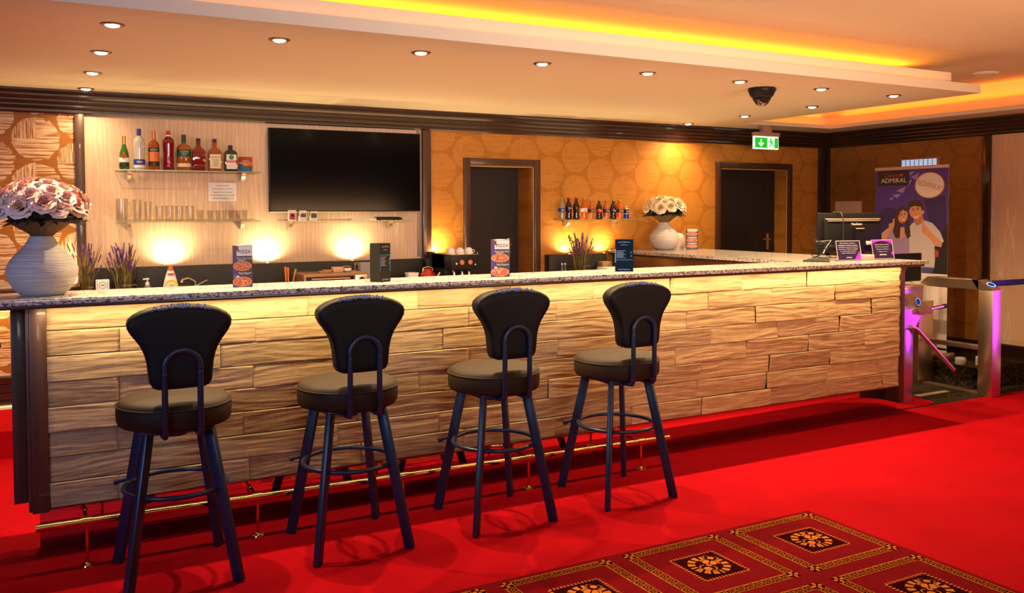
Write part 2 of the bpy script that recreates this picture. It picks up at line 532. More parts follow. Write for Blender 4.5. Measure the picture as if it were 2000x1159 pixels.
# red tongue of carpet at the bar end and a pale strip on the dark carpet
bm = B()
pts = [(5.83, 4.53), (6.16, 4.53)] + [(6.28 + 0.10 * math.cos(a), 4.64 + 0.10 * math.sin(a)) for a in [(-PI / 2 + i * PI / 12) for i in range(0, 7)]] + [(6.38, 4.98), (5.83, 4.98)]
prism(bm, pts, lambda x, y: (x, y, 0.0), lambda x, y: (x, y, 0.006))
obj('carpet_tongue', bm, RED, FLOOR, 0)
bm = B(); box(bm, 6.45, 6.85, 4.77, 4.835, 0.0, 0.006, 0.002)
obj('floor_strip', bm, mat('pale_strip', (0.30, 0.22, 0.13), 0.5), FLOOR)

# soffit with two lit steps, main ceiling, far cove strip
bm = B()
box(bm, XL, 6.22, 4.12, YW, ZC, ZC + 0.062)            # lower step
box(bm, XL, 6.06, 4.25, YW, ZC + 0.062, 2.585)         # upper step
struct('ceiling_soffit', bm, PLASTER)
bm = B()
box(bm, 6.25, XW, 6.62, YW, ZC, ZC + 0.035)            # strip along back wall
box(bm, 7.46, XW, YF, 6.62, ZC, ZC + 0.035)            # strip along right wall
box(bm, 6.25, XW, 6.80, YW, ZC + 0.035, 2.56)
box(bm, 7.62, XW, YF, 6.80, ZC + 0.035, 2.56)
box(bm, 6.10, XW, 6.90, YW, 2.56, ZM)
box(bm, 7.72, XW, YF, 6.90, 2.56, ZM)
struct('ceiling_strip', bm, PLASTER)
bm = B(); box(bm, XL, XW, YF, YW, ZM, ZM + 0.1)
struct('ceiling', bm, PLASTER)
area('cove_strip_light', (7.51, 3.6, 2.472), (7.66, 3.6, 2.53), 6.0, 0.02, 4, ORANGE)
area('cove_strip_light', (7.66, 3.6, 2.572), (7.70, 3.6, 2.75), 6.2, 0.03, 15, ORANGE)

# walls
D1 = (3.436, 4.098, 1.972, 7.41)      # opening x0 x1 top leaf-y
D2 = (6.366, 7.335, 2.008, 7.30)
bm = B()
T = 0.36
def wall_piece(x0, x1, z0, z1, mi): box(bm, x0, x1, YW, YW + T, z0, z1, 0, mi)
wall_piece(XL, 0.30, 0, ZM, 0)
wall_piece(0.30, 3.0, 0, ZM, 1)
wall_piece(3.0, D1[0], 0, ZM, 2)
wall_piece(D1[0], D1[1], D1[2], ZM, 2)
wall_piece(D1[1], D2[0], 0, ZM, 2)
wall_piece(D2[0], D2[1], D2[2], ZM, 2)
wall_piece(D2[1], XW, 0, ZM, 2)
struct('wall_back', bm, [PAPER_SHEEN, BEIGE, PAPER_GOLD], angle=0)
bm = B()
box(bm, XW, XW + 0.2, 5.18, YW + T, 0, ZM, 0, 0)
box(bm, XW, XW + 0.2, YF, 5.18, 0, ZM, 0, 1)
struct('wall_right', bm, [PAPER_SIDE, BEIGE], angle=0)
DARKWALL = mat('dark_room_wall', (0.10, 0.05, 0.035), 0.7)
bm = B(); box(bm, XL - 0.2, XL, YF, YW + T, 0, ZM); struct('wall_left', bm, DARKWALL, angle=0)
bm = B(); box(bm, XL - 0.2, XW + 0.2, YF - 0.2, YF, 0, ZM); struct('wall_front', bm, DARKWALL, angle=0)

# reeded crown moulding: outline in (distance from wall, height)
CR = [(0, 2.262), (0.018, 2.262), (0.024, 2.275), (0.024, 2.292), (0.040, 2.298), (0.046, 2.312), (0.046, 2.324), (0.062, 2.330), (0.068, 2.344), (0.068, 2.356),
      (0.084, 2.362), (0.092, 2.378), (0.092, 2.392), (0.112, 2.398), (0.118, 2.412), (0.118, 2.4255), (0, 2.4255)]
bm = B(); prism(bm, CR, lambda d, z: (XL, YW - d, z), lambda d, z: (XW - 0.0, YW - d, z)); struct('trim_1', bm, TRIM, angle=20)
bm = B(); prism(bm, CR, lambda d, z: (XW - d, YF, z), lambda d, z: (XW - d, YW, z)); struct('trim_2', bm, TRIM, angle=20)
BB = [(0, 0), (0.022, 0), (0.022, 0.05), (0.018, 0.055), (0.026, 0.06), (0.026, 0.10), (0.016, 0.106), (0.024, 0.112), (0.024, 0.16), (0.014, 0.166), (0.02, 0.172), (0.02, 0.215), (0.012, 0.225), (0, 0.228)]
bm = B(); prism(bm, BB, lambda d, z: (XL, YW - d, 0.178 + z), lambda d, z: (0.2, YW - d, 0.178 + z)); struct('baseboard_back', bm, TRIM, angle=20)
bm = B(); box(bm, XL, 0.2, 7.03, 7.094, 0.178, 0.20, 0.006); struct('trim_7', bm, mat('white_gravel', (0.75, 0.66, 0.55), 0.9))
bm = B(); prism(bm, BB, lambda d, z: (XW - d, YF, 0.18 + z * 0.55), lambda d, z: (XW - d, YW, 0.18 + z * 0.55)); struct('baseboard_right', bm, TRIM, angle=20)
bm = B(); box(bm, 0.267, 0.330, YW - 0.035, YW + 0.01, 0.178, 2.264, 0.004); struct('trim_3', bm, TRIM_V)
bm = B(); box(bm, 2.968, 3.046, YW - 0.045, YW + 0.01, 0.178, 2.264, 0.004); struct('trim_4', bm, TRIM_V)
bm = B(); box(bm, 7.815, 7.95, YW - 0.03, YW + 0.01, 0.18, 2.264, 0.004); box(bm, 7.92, 7.96, 7.06, YW, 0.18, 2.264, 0.004); struct('trim_5', bm, TRIM)
bm = B(); box(bm, XW - 0.03, XW + 0.01, 5.145, 5.211, 0.27, 2.264, 0.004); struct('trim_6', bm, TRIM)
# grey edge strip beside the television bay
bm = B(); box(bm, 2.93, 2.968, YW - 0.018, YW + 0.01, 1.17, 2.264, 0.003); struct('trim_8', bm, mat('grey_brown_edge', (0.30, 0.22, 0.17), 0.5))

def door(nm, D, fw, panelled):
    x0, x1, zt, yl = D
    bm = B(); box(bm, x0 - 0.01, x1 + 0.01, yl, yl + 0.045, 0.17, zt + 0.01, 0.0, 0)
    if panelled:
        for (a, b, c, d) in ((x0 + 0.10, x1 - 0.13, 0.95, zt - 0.10), (x0 + 0.10, x1 - 0.13, 0.30, 0.86)):
            for (p, q, r, s) in ((a, b, c, c + 0.018), (a, b, d - 0.018, d), (a, a + 0.018, c, d), (b - 0.018, b, c, d)):
                box(bm, p, q, yl - 0.008, yl + 0.002, r, s, 0.003)
    leaf = struct(nm, bm, DOORWOOD)
    # casing
    bm = B()
    y0 = YW - 0.022
    box(bm, x0 - fw, x0, y0, YW + 0.01, 0.178, zt + fw, 0.003)
    box(bm, x1, x1 + fw, y0, YW + 0.01, 0.178, zt + fw, 0.003)
    box(bm, x0, x1, y0, YW + 0.01, zt, zt + fw, 0.003)
    obj('door_frame', bm, TRIM_V, leaf)
    bm = B()
    box(bm, x1 - 0.004, x1 + 0.002, YW, yl, 0.178, zt); box(bm, x0 - 0.002, x0 + 0.004, YW, yl, 0.178, zt); box(bm, x0, x1, YW, yl, zt - 0.004, zt + 0.002)
    obj('door_reveal', bm, PAPER_GOLD, leaf)
    bm = B()
    box(bm, x1 - 0.012, x1 - 0.003, YW - 0.012, YW + 0.004, 0.178, zt - 0.004, 0.002)
    box(bm, x0, x1, YW - 0.012, YW + 0.004, zt - 0.012, zt - 0.003, 0.002)
    obj('reveal_edging', bm, mat('ochre_edging', (0.42, 0.25, 0.08), 0.4), leaf)
    bm = B()
    hx = x1 - 0.11
    box(bm, hx - 0.018, hx + 0.018, yl - 0.008, yl, 1.12, 1.30, 0.003)
    tube(bm, [(hx, yl - 0.005, 1.24), (hx, yl - 0.045, 1.24), (hx - 0.11, yl - 0.045, 1.24)], 0.009)
    obj('door_handle', bm, STEEL, leaf)
door('door_1', D1, 0.063, False)
door('door_2', D2, 0.065, True)

# ------------------------------------------------------------------ woven medallion squares in the carpet
TS, TG = 0.5434, 0.0804
AX, AY = 3.4578, 3.1942
bm = B()
Z0 = 0.0012
def q2(pts, mi, z): poly(bm, [(p[0], p[1], z) for p in pts], mi)
def rect(x0, y0, x1, y1, mi, z): q2([(x0, y0), (x1, y0), (x1, y1), (x0, y1)], mi, z)
ext = (AX - 4 * (TS + TG) - 0.03, AY - 4 * (TS + TG), AX + 0.03, AY + 0.03)
rect(*ext, 0, Z0)
KEY = [(0.5, 0.2), (0.5, 6.5), (6.5, 6.5), (6.5, 1.6), (2.4, 1.6), (2.4, 4.6), (4.6, 4.6), (4.6, 3.2)]
def key_unit(ox, oy, ux, uy, vx, vy, L, W):
    """one spiral of the meander border: u runs along the band, v across"""
    a, b = L / 7.6, W / 7.2
    hw = 0.31
    for (p, r) in zip(KEY[:-1], KEY[1:]):
        x0, x1 = min(p[0], r[0]) - hw, max(p[0], r[0]) + hw
        y0, y1 = min(p[1], r[1]) - hw, max(p[1], r[1]) + hw
        c = [(x0, y0), (x1, y0), (x1, y1), (x0, y1)]
        q2([(ox + ux * s * a + vx * t * b, oy + uy * s * a + vy * t * b) for s, t in c], 2, Z0 + 0.0012)
def ring_seg(cx, cy, r0, r1, a0, a1, n, mi, z, rot=0.0, sy=1.0):
    for i in range(n):
        t0, t1 = a0 + (a1 - a0) * i / n, a0 + (a1 - a0) * (i + 1) / n
        q2([rt2(cx, cy, r * math.cos(t), sy * r * math.sin(t)) for r, t in ((r0, t0), (r1, t0), (r1, t1), (r0, t1))], mi, z)
C45 = math.cos(-PI / 4); S45 = math.sin(-PI / 4)
def rt2(cx, cy, u, v):
    return (cx + u * C45 - v * S45, cy + u * S45 + v * C45)
def motif(cx, cy, k):
    z = Z0 + 0.0024
    def P(pts): q2([rt2(cx, cy, u * k, v * k) for u, v in pts], 2, z)
    def disc(u, v, r, n=14):
        q2([rt2(cx, cy, k * (u + r * math.cos(2 * PI * i / n)), k * (v + r * math.sin(2 * PI * i / n))) for i in range(n)], 2, z + 0.0006)
    def disc_(u, v, r, n=14): P([(u + r * math.cos(2 * PI * i / n), v + r * math.sin(2 * PI * i / n)) for i in range(n)])
    # wings: fans of feathers on either side, curling up at the bottom
    for s in (-1, 1):
        for i in range(9):
            a = math.radians(128 - i * 27)
            a2 = a - math.radians(17)
            r0, r1 = 0.62, 0.96
            P([(s * r0 * math.cos(a), r0 * math.sin(a) - 0.05), (s * r1 * math.cos(a), r1 * math.sin(a) - 0.05),
               (s * (r1 + 0.03) * math.cos((a + a2) / 2), (r1 + 0.03) * math.sin((a + a2) / 2) - 0.05),
               (s * r1 * math.cos(a2), r1 * math.sin(a2) - 0.05), (s * r0 * math.cos(a2), r0 * math.sin(a2) - 0.05)]
              if False else [(s * x, y) for x, y in ((r0 * math.cos(a - PI / 6), r0 * math.sin(a - PI / 6)), (r1 * math.cos(a - PI / 6), r1 * math.sin(a - PI / 6)), (r1 * math.cos(a2 - PI / 6), r1 * math.sin(a2 - PI / 6)), (r0 * math.cos(a2 - PI / 6), r0 * math.sin(a2 - PI / 6)))])
        # body plates
        P([(s * 0.03, 0.10), (s * 0.03, 0.52), (s * 0.22, 0.56), (s * 0.34, 0.30), (s * 0.26, 0.12)])
        P([(s * 0.30, 0.58), (s * 0.46, 0.42), (s * 0.40, 0.28), (s * 0.28, 0.50)])
        # horns reaching up
        for (u0, v0, u1, v1) in ((0.20, 0.62, 0.34, 0.80), (0.34, 0.80, 0.28, 0.98), (0.28, 0.98, 0.10, 1.06)):
            P([(s * u0, v0), (s * (u0 + 0.06), v0), (s * (u1 + 0.06), v1), (s * u1, v1)])
        for (u0, v0, u1, v1) in ((0.18, -0.06, 0.34, -0.20), (0.34, -0.20, 0.32, -0.40), (0.32, -0.40, 0.18, -0.52)):
            P([(s * u0, v0), (s * (u0 + 0.07), v0 + 0.02), (s * (u1 + 0.07), v1), (s * u1, v1)])
    P([(-0.12, 0.06), (0.12, 0.06), (0.16, -0.04), (0, -0.12), (-0.16, -0.04)])
    disc(0, 0.82, 0.15); disc(0, -0.42, 0.19)
BW = 0.048
for i in range(0, 4):
    for j in range(0, 4):
        x1 = AX - i * (TS + TG); y1 = AY - j * (TS + TG); x0 = x1 - TS; y0 = y1 - TS
        # dark band ground
        for (a, b, c, d) in ((x0, y0, x1, y0 + BW), (x0, y1 - BW, x1, y1), (x0, y0 + BW, x0 + BW, y1 - BW), (x1 - BW, y0 + BW, x1, y1 - BW)):
            rect(a, b, c, d, 1, Z0 + 0.0006)
        nk = 9; L = (TS - 2 * BW) / nk; e = 0.004
        for k in range(nk):
            key_unit(x0 + BW + k * L, y1 - BW + e, 1, 0, 0, 1, L, BW - 2 * e)
            key_unit(x0 + BW + k * L, y0 + e, 1, 0, 0, 1, L, BW - 2 * e)
            key_unit(x0 + BW - e, y0 + BW + k * L, 0, 1, -1, 0, L, BW - 2 * e)
            key_unit(x1 - e, y0 + BW + k * L, 0, 1, -1, 0, L, BW - 2 * e)
        for (a, b, c, d) in ((x0 + BW, y0 + BW - 0.004, x1 - BW, y0 + BW), (x0 + BW, y1 - BW, x1 - BW, y1 - BW + 0.004), (x0 + BW - 0.004, y0 + BW, x0 + BW, y1 - BW), (x1 - BW, y0 + BW, x1 - BW + 0.004, y1 - BW),
                             (x0 + BW, y0, x1 - BW, y0 + 0.004), (x0 + BW, y1 - 0.004, x1 - BW, y1), (x0, y0 + BW, x0 + 0.004, y1 - BW), (x1 - 0.004, y0 + BW, x1, y1 - BW)):
            rect(a, b, c, d, 2, Z0 + 0.0012)
        # corner flowers
        for cx, cy in ((x0 + BW / 2, y0 + BW / 2), (x1 - BW / 2, y0 + BW / 2), (x0 + BW / 2, y1 - BW / 2), (x1 - BW / 2, y1 - BW / 2)):
            for a in range(4):
                t = a * PI / 2
                pts = [(0.004, 0), (0.014, 0.008), (0.024, 0.006), (0.028, 0), (0.024, -0.006), (0.014, -0.008)]
                q2([(cx + u * math.cos(t) - v * math.sin(t), cy + u * math.sin(t) + v * math.cos(t)) for u, v in pts], 2, Z0 + 0.0014)
        # inner square with beaded edge
        cx, cy = (x0 + x1) / 2, (y0 + y1) / 2
        h = 0.112
        rect(cx - h, cy - h, cx + h, cy + h, 1, Z0 + 0.0006)
        nb = 13
        for k in range(nb + 1):
            t = -h + 2 * h * k / nb
            for s in (-1, 1):
                for (bx, by, ax_) in ((cx + t, cy + s * (h + 0.008), 1), (cx + s * (h + 0.008), cy + t, 0)):
                    a, b = (0.0045, 0.0105) if ax_ else (0.0105, 0.0045)
                    q2([(bx - a, by), (bx - a * .6, by - b * .7), (bx, by - b), (bx + a * .6, by - b * .7), (bx + a, by), (bx + a * .6, by + b * .7), (bx, by + b), (bx - a * .6, by + b * .7)], 2, Z0 + 0.0012)
        motif(cx, cy, 0.098)
obj('carpet_medallions', bm, [RED_DARK, BLACK_YARN, GOLD_YARN], FLOOR, 0)

# ------------------------------------------------------------------ bar counter
bar_t = thing('bar_counter', 'long bar clad in split wood blocks on a mirrored plinth', 'bar counter', (0, 4.45, 0))
def loc(bm, dx=0, dy=0, dz=0):
    for v in bm.verts: v.co += Vector((dx, dy, dz))
def clad_mesh():
    x0, x1, z0, z1 = 0.038, 5.705, 0.228, 1.137
    nr = 8; rh = (z1 - z0) / nr
    nx, nzr = 430, 26
    verts, faces, cols = [], [], []
    rnd = random.Random(3)
    for r in range(nr):
        zb = z0 + r * rh
        # joints of this course
        js = [x0]
        x = x0 + (0.59 if r % 2 else 0.295) + rnd.uniform(-0.02, 0.02)
        if r == 1 or r == 5: x += 0.15
        while x < x1 - 0.15:
            js.append(x); x += 0.585 + rnd.uniform(-0.03, 0.03)
        js.append(x1)
        for k in range(len(js) - 1):
            a, b = js[k], js[k + 1]
            d = rnd.uniform(0.0, 0.014); tilt = rnd.uniform(-0.004, 0.006); sd = rnd.uniform(0, 50)
            col = (rnd.random(), rnd.random(), rnd.random(), 1)
            n = max(6, int((b - a) / 0.0125))
            base = len(verts)
            amp = 0.012 + 0.010 * max(0.0, (a - 1.0) / 4.7)
            for iz in range(nzr + 1):
                fz = iz / nzr; z = zb + rh * fz
                for ix in range(n + 1):
                    x = a + (b - a) * ix / n
                    w = mnoise.noise(Vector((x * 2.1 + sd, z * 1.5, 0.3)))
                    v = mnoise.noise(Vector((x * 2.4 + sd, (z + 0.06 * w) * 26.0, 1.7)))
                    v2 = mnoise.noise(Vector((x * 6 + sd, (z + 0.05 * w) * 70.0, 4.1)))
                    h = d + tilt * (fz - 0.5) * 2 + amp * (0.30 * (1 - abs(v) * 2.0) * 0.6 + 0.16 * v2)
                    ed = min(fz, 1 - fz) * rh; ex = min(x - a, b - x)
                    e = min(ed, ex)
                    if e < 0.004: h -= 0.006 * (1 - e / 0.004)
                    xx = x
                    if b == x1 and ix == n: xx += 0.012 * v
                    verts.append((xx, 4.42 - 0.016 - h, z))
                    cols.append(col)
            for iz in range(nzr):
                for ix in range(n):
                    p = base + iz * (n + 1) + ix
                    faces.append((p, p + 1, p + n + 2, p + n + 1))
    return verts, faces, cols
vs, fs, cs = clad_mesh()
me = bpy.data.meshes.new('front_cladding')
me.from_pydata([(v[0], v[1] - 4.45, v[2]) for v in vs], [], fs)
ca = me.color_attributes.new('tile', 'FLOAT_COLOR', 'POINT')
ca.data.foreach_set('color', [c for q in cs for c in q])
me.materials.append(CLAD)
me.shade_smooth(); me.set_sharp_from_angle(angle=math.radians(50))
o = bpy.data.objects.new('front_cladding', me); COL.objects.link(o); o.parent = bar_t
def bpart(nm, m, fn, label=None):
    bm = B(); fn(bm); loc(bm, 0, -4.45); o = obj(nm, bm, m, bar_t)
    if label: o['label'] = label
    return o
bpart('bar_body', BARWOOD, lambda bm: box(bm, 0.02, 5.72, 4.415, 4.63, 0.22, 1.138, 0.002))
bpart('plinth', MIRROR, lambda bm: box(bm, -0.002, 5.838, 4.522, 4.60, 0.0, 0.232, 0.001), 'polished mirror plinth reflecting the red carpet')
def corner(bm):
    box(bm, -0.030, 0.037, 4.392, 4.64, 0.215, 1.138, 0.003)
    box(bm, -0.044, -0.028, 4.40, 4.64, 0.222, 1.138, 0.003)
bpart('corner_post', BARWOOD, corner)
bpart('end_panel', BARWOOD, lambda bm: box(bm, -0.105, -0.046, 4.60, 4.66, 0.21, 1.138, 0.003))
bpart('end_post', TRIM_V, lambda bm: box(bm, 5.708, 5.765, 4.40, 4.63, 0.10, 1.138, 0.003))
bpart('bracket', BARWOOD, lambda bm: prism(bm, [(5.765, 1.137), (5.84, 1.137)] + [(5.765 + 0.075 * math.cos(a), 1.137 - 0.075 * math.sin(a)) for a in [PI / 2 * i / 8 for i in range(1, 8)]] + [(5.765, 1.062)], lambda x, z: (x, 4.44, z), lambda x, z: (x, 4.47, z)))
bpart('edge_strip', TRIM_V, lambda bm: (box(bm, -0.36, 5.80, 4.262, 4.66, 1.1385, 1.1545, 0.002)))
# the return of the bar running back to the wall
ret_t = thing('return_counter', 'brown panelled return of the bar running back to the wall', 'bar counter', (5.35, 5.9, 0))
bm = B(); box(bm, 4.98, 5.03, 4.72, 7.10, 0.18, 1.1545, 0.003); loc(bm, -5.35, -5.9); obj('inner_panel', bm, m_wood_dark('reddish_panel', (0.10, 0.035, 0.016), (0.15, 0.055, 0.025), 0.4), ret_t)
bm = B(); box(bm, 5.70, 5.765, 4.66, 7.10, 0.18, 1.1545, 0.003); loc(bm, -5.35, -5.9); obj('outer_panel', bm, BARWOOD, ret_t)
bm = B(); box(bm, 4.94, 5.80, 4.67, 7.10, 1.1385, 1.1545, 0.002); loc(bm, -5.35, -5.9); obj('edge_strip', bm, TRIM_V, ret_t)
# granite worktop, L shaped
bm = B()
pts = [(-0.38, 4.25), (5.828, 4.25), (5.828, 7.115), (4.97, 7.115), (4.93, 7.10), (4.905, 7.06), (4.905, 4.662), (-0.38, 4.662)]
prism(bm, pts, lambda x, y: (x, y, 1.155), lambda x, y: (x, y, 1.18))
bmesh.ops.bevel(bm, geom=[e for e in bm.edges if abs(e.verts[0].co.z - e.verts[1].co.z) < 1e-4], offset=0.003, segments=2, affect='EDGES', profile=0.5)
tag(obj('granite_worktop', bm, GRANITE), 'speckled grey granite bar top running the length of the bar', 'worktop')

# foot rail
fr = thing('foot_rail', 'polished brass foot rail on posts before the bar plinth', 'foot rail', (0, 4.25, 0))
bm = B()
tube(bm, [(-0.018, 0, 0.196), (3.40, 0, 0.160)], 0.0165, 20)
obj('rail', bm, BRASS, fr)
for x in (0.179, 0.916, 1.66, 2.409, 3.188):
    z = 0.196 - 0.036 * (x + 0.018) / 3.418
    bm = B(); tube(bm, [(x - 0.022, 0, z + 0.0002), (x + 0.022, 0, z - 0.0002)], 0.020, 20); obj('collar', bm, BRASS, fr)
    bm = B(); tube(bm, [(x, 0, z - 0.012), (x, 0, 0.006)], 0.008, 12); lathe(bm, [(0, 0.012), (0.012, 0.012), (0.016, 0.006), (0.028, 0.005), (0.030, 0.0), (0, 0)][::-1], (x, 0, 0.0), 20); obj('floor_post', bm, BRASS, fr)
    bm = B(); tube(bm, [(x, 0.015, z), (x, 0.15, z), (x, 0.16, z), (x, 0.271, z)], [0.008, 0.008, 0.008, 0.008], 12); tube(bm, [(x, 0.15, z), (x, 0.185, z)], 0.011, 12); tube(bm, [(x, 0.258, z), (x, 0.271, z)], 0.024, 16); obj('wall_arm', bm, BRASS, fr)

# ------------------------------------------------------------------ bar stools
def make_stool():
    t = thing('bar_stool', 'x', 'bar stool', (0, 0, 0), 0, 'bar stools along the counter')
    # seat cushion
    bm = B()
    R = 0.232
    prof = [(0, 0.652), (R - 0.03, 0.652), (R - 0.008, 0.660), (R, 0.676), (R + 0.002, 0.715), (R - 0.001, 0.742), (R - 0.010, 0.757), (R - 0.026, 0.767), (R - 0.07, 0.774), (0.08, 0.780), (0, 0.781)]
    lathe(bm, prof, seg=56)
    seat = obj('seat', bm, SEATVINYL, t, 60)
    bm = B()
    tube(bm, [((R + 0.0015) * math.cos(a), (R + 0.0015) * math.sin(a), 0.742) for a in [2 * PI * i / 56 for i in range(56)]], 0.0035, 8, closed=True)
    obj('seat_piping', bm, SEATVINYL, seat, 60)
    bm = B(); box(bm, -0.14, 0.14, -0.14, 0.14, 0.632, 0.652, 0.006); tube(bm, [(0, 0, 0.60), (0, 0, 0.64)], 0.05, 20)
    obj('seat_plate', bm, STOOLMETAL, t)
    for sx in (-1, 1):
        for sy in (-1, 1):
            bm = B()
            bar(bm, (sx * 0.216, sy * 0.228, 0.0), (sx * 0.120, sy * 0.122, 0.640), (sx, sy, 0), 0.047, 0.027, 0, 0.005)
            for v in bm.verts:
                if v.co.z < 0.004: v.co.z = 0.0 if v.co.z < 0 else v.co.z
            leg = obj('leg', bm, STOOLMETAL, t)
    bm = B()
    rr = 0.208
    tube(bm, [(rr * math.cos(a), rr * 1.03 * math.sin(a), 0.385) for a in [2 * PI * i / 48 for i in range(48)]], 0.0105, 12, closed=True)
    obj('foot_ring', bm, STOOLMETAL, t, 60)
    bm = B()
    tube(bm, [(-0.165, 0.172, 0.385), (-0.222, 0.176, 0.376)], 0.009, 12); tube(bm, [(-0.212, 0.1755, 0.3775), (-0.232, 0.177, 0.3745)], 0.0125, 12)
    obj('ring_bolt', bm, STOOLMETAL, t)
    # backrest cushion: outline half widths by height
    half = [(0.0, 0.832), (0.085, 0.833), (0.108, 0.842), (0.120, 0.862), (0.124, 0.90), (0.128, 0.94), (0.136, 0.975), (0.150, 1.008), (0.170, 1.038), (0.188, 1.062), (0.199, 1.084), (0.202, 1.104), (0.196, 1.122), (0.180, 1.138), (0.150, 1.154), (0.110, 1.166), (0.06, 1.173), (0.0, 1.176)]
    out = [(-x, z) for x, z in half[1:-1]]
    out = [(x, z) for x, z in half] + out[::-1]
    bm = B()
    yb = -0.236
    ce = Vector((0, 1.0))
    rings = []
    for (y, s) in ((yb + 0.0, 0.0), (yb - 0.0, 0.74), (yb - 0.0, 0.84), (yb + 0.004, 0.93), (yb + 0.013, 0.985), (yb + 0.025, 1.0), (yb + 0.068, 1.0), (yb + 0.080, 0.985), (yb + 0.086, 0.93), (yb + 0.088, 0.0)):
        if s == 0.0: rings.append([bm.verts.new((0, y, 1.0))]); continue
        ins = (1 - s) * 0.16
        ring = []
        n = len(out)
        for i, (x, z) in enumerate(out):
            a, b = Vector(out[i - 1]), Vector(out[(i + 1) % n])
            tdir = (b - a).normalized(); nr = Vector((-tdir.y, tdir.x))
            p = Vector((x, z)) + nr * ins
            ring.append(bm.verts.new((p.x, y, p.y)))
        rings.append(ring)
    for i in range(len(rings) - 1):
        A, C = rings[i], rings[i + 1]
        n = len(out)
        for k in range(n):
            k2 = (k + 1) % n
            if len(A) == 1: bm.faces.new((A[0], C[k2], C[k]))
            elif len(C) == 1: bm.faces.new((A[k], A[k2], C[0]))
            else: bm.faces.new((A[k], A[k2], C[k2], C[k]))
    bmesh.ops.recalc_face_normals(bm, faces=bm.faces[:])
    back = obj('backrest', bm, VINYL, t, 50)
    # embroidered word over the top edge
    bm = B()
    word = 'ADMIRAL'
    wd = [1.15, 1.1, 1.3, 0.34, 1.05, 1.15, 0.95]; tot = sum(wd); L = 0.235
    s = -0.5
    for ch, w in zip(word, wd):
        cx = (s + w / tot / 2) * L; s += w / tot
        zt = 1.176 - 0.003 * (cx / 0.06) ** 2 * 1.0
        sl = -0.10 * (cx / 0.06)
        rt = Vector((1, 0, sl)).normalized()
        up = Vector((0, 0.60, 0.80)).normalized(); up = (up - rt * up.dot(rt)).normalized()
        text(bm, ch, (cx, yb + 0.0095, zt - 0.0065), rt, up, w / tot * L * 0.84, 0.024, 0, 0.0055)
    w_ = obj('embroidered_word', bm, BLUETHREAD, back, 0); w_['label'] = 'blue embroidered lettering'
    # hoop of tube carrying the back
    bm = B()
    w = 0.068; y = yb - 0.012
    pts = [(-w, -0.10, 0.640), (-w, -0.19, 0.640), (-w, y + 0.012, 0.645), (-w, y, 0.662), (-w, y, 0.80), (-w, y, 0.93)]
    pts += [(-w * math.cos(a), y, 0.93 + w * math.sin(a) * 0.95) for a in [PI * i / 12 for i in range(1, 12)]]
    pts += [(w, y, 0.93), (w, y, 0.80), (w, y, 0.662), (w, y + 0.012, 0.645), (w, -0.19, 0.640), (w, -0.10, 0.640)]
    tube(bm, pts, 0.0125, 12)
    obj('back_hoop', bm, STOOLMETAL, t, 60)
    for sx in (-1, 1):
        bm = B(); ellipsoid(bm, (sx * w, y - 0.011, 0.90), 0.008, 0.004, 0.008, 0, 10, 6); obj('bolt', bm, STOOLMETAL, t)
    return t
stool = make_stool()
SP = [(0.515, 3.985, 'black bar stool nearest the bouquet end of the bar'), (1.279, 3.975, 'second black bar stool from the bouquet end of the bar'),
      (2.041, 3.955, 'third black bar stool, one short of the last towards the turnstile'), (2.800, 3.955, 'last black bar stool of the row, nearest the turnstile')]
for i, (x, y, lb) in enumerate(SP):
    o = stool if i == 0 else dup(stool, (0, 0, 0))
    o.location = (x, y, 0); o['label'] = lb

# ------------------------------------------------------------------ downlights
TRIMRING = mat('bronze_ring', (0.20, 0.12, 0.06), 0.3, 0.8)
BULB = mat('lamp_glow', (1, 1, 1), 0.5, emit=(1.0, 0.86, 0.62), estr=25)
def make_downlight():
    t = thing('downlight', 'x', 'ceiling light', (0, 0, ZC), 0, 'downlights in the ceiling over the bar')
    bm = B(); lathe(bm, [(0.032, 0.0), (0.034, -0.006), (0.046, -0.007), (0.054, -0.003), (0.055, 0.0)], seg=32); obj('trim_ring', bm, TRIMRING, t)
    bm = B(); lathe(bm, [(0.033, -0.001), (0.028, -0.010), (0.015, -0.014), (0, -0.015)], seg=24); obj('bulb', bm, BULB, t)
    return t
dl = make_downlight()
LX, LY, LDX, LDY = 0.335, 4.501, 0.7722, 0.7952
P_DL = 190
pos = [(LX + i * LDX, LY, i, 0) for i in range(8)] + [(LX, LY + j * LDY, 0, j) for j in (1, 2, 3)] + [(LX + 7 * LDX, LY + j * LDY, 7, j) for j in (1, 2, 3)]
ORD = ['first', 'second', 'third', 'fourth', 'fifth', 'sixth', 'seventh', 'eighth']
for k, (x, y, i, j) in enumerate(pos):
    if j == 0:
        lb = ['round downlight at the bouquet end corner of the long front row', 'second downlight along the long front ceiling row from the bouquet end', 'third downlight along the long front ceiling row from the bouquet end', 'fourth downlight along the long front ceiling row from the bouquet end',
              'fifth downlight along the long front ceiling row, before the black dome camera', 'sixth downlight of the long front row, just before the dome camera', 'seventh downlight of the long front row, just past the dome camera', 'round downlight at the far corner of the front row, beside the lit ceiling step'][i]
    elif i == 0:
        lb = ['downlight over the rose bouquet, second from the front row', 'downlight over the rose bouquet, third from the front row', 'downlight over the rose bouquet, close to the dark crown moulding'][j - 1]
    else:
        lb = ['downlight behind the dome camera, second from the front corner', 'downlight above the green exit sign, third from the front corner', 'downlight by the crown moulding before the green exit sign'][j - 1]
    o = dl if k == 0 else dup(dl, (0, 0, 0))
    o.location = (x, y, ZC); o['label'] = lb
    s = spot('downlight_beam', (x, y, ZC - 0.02), (x, y, 0), P_DL if j == 0 else P_DL * (0.18 if (i == 0 and j == 3) else 0.5), WARM, 150, 0.9, 0.014)

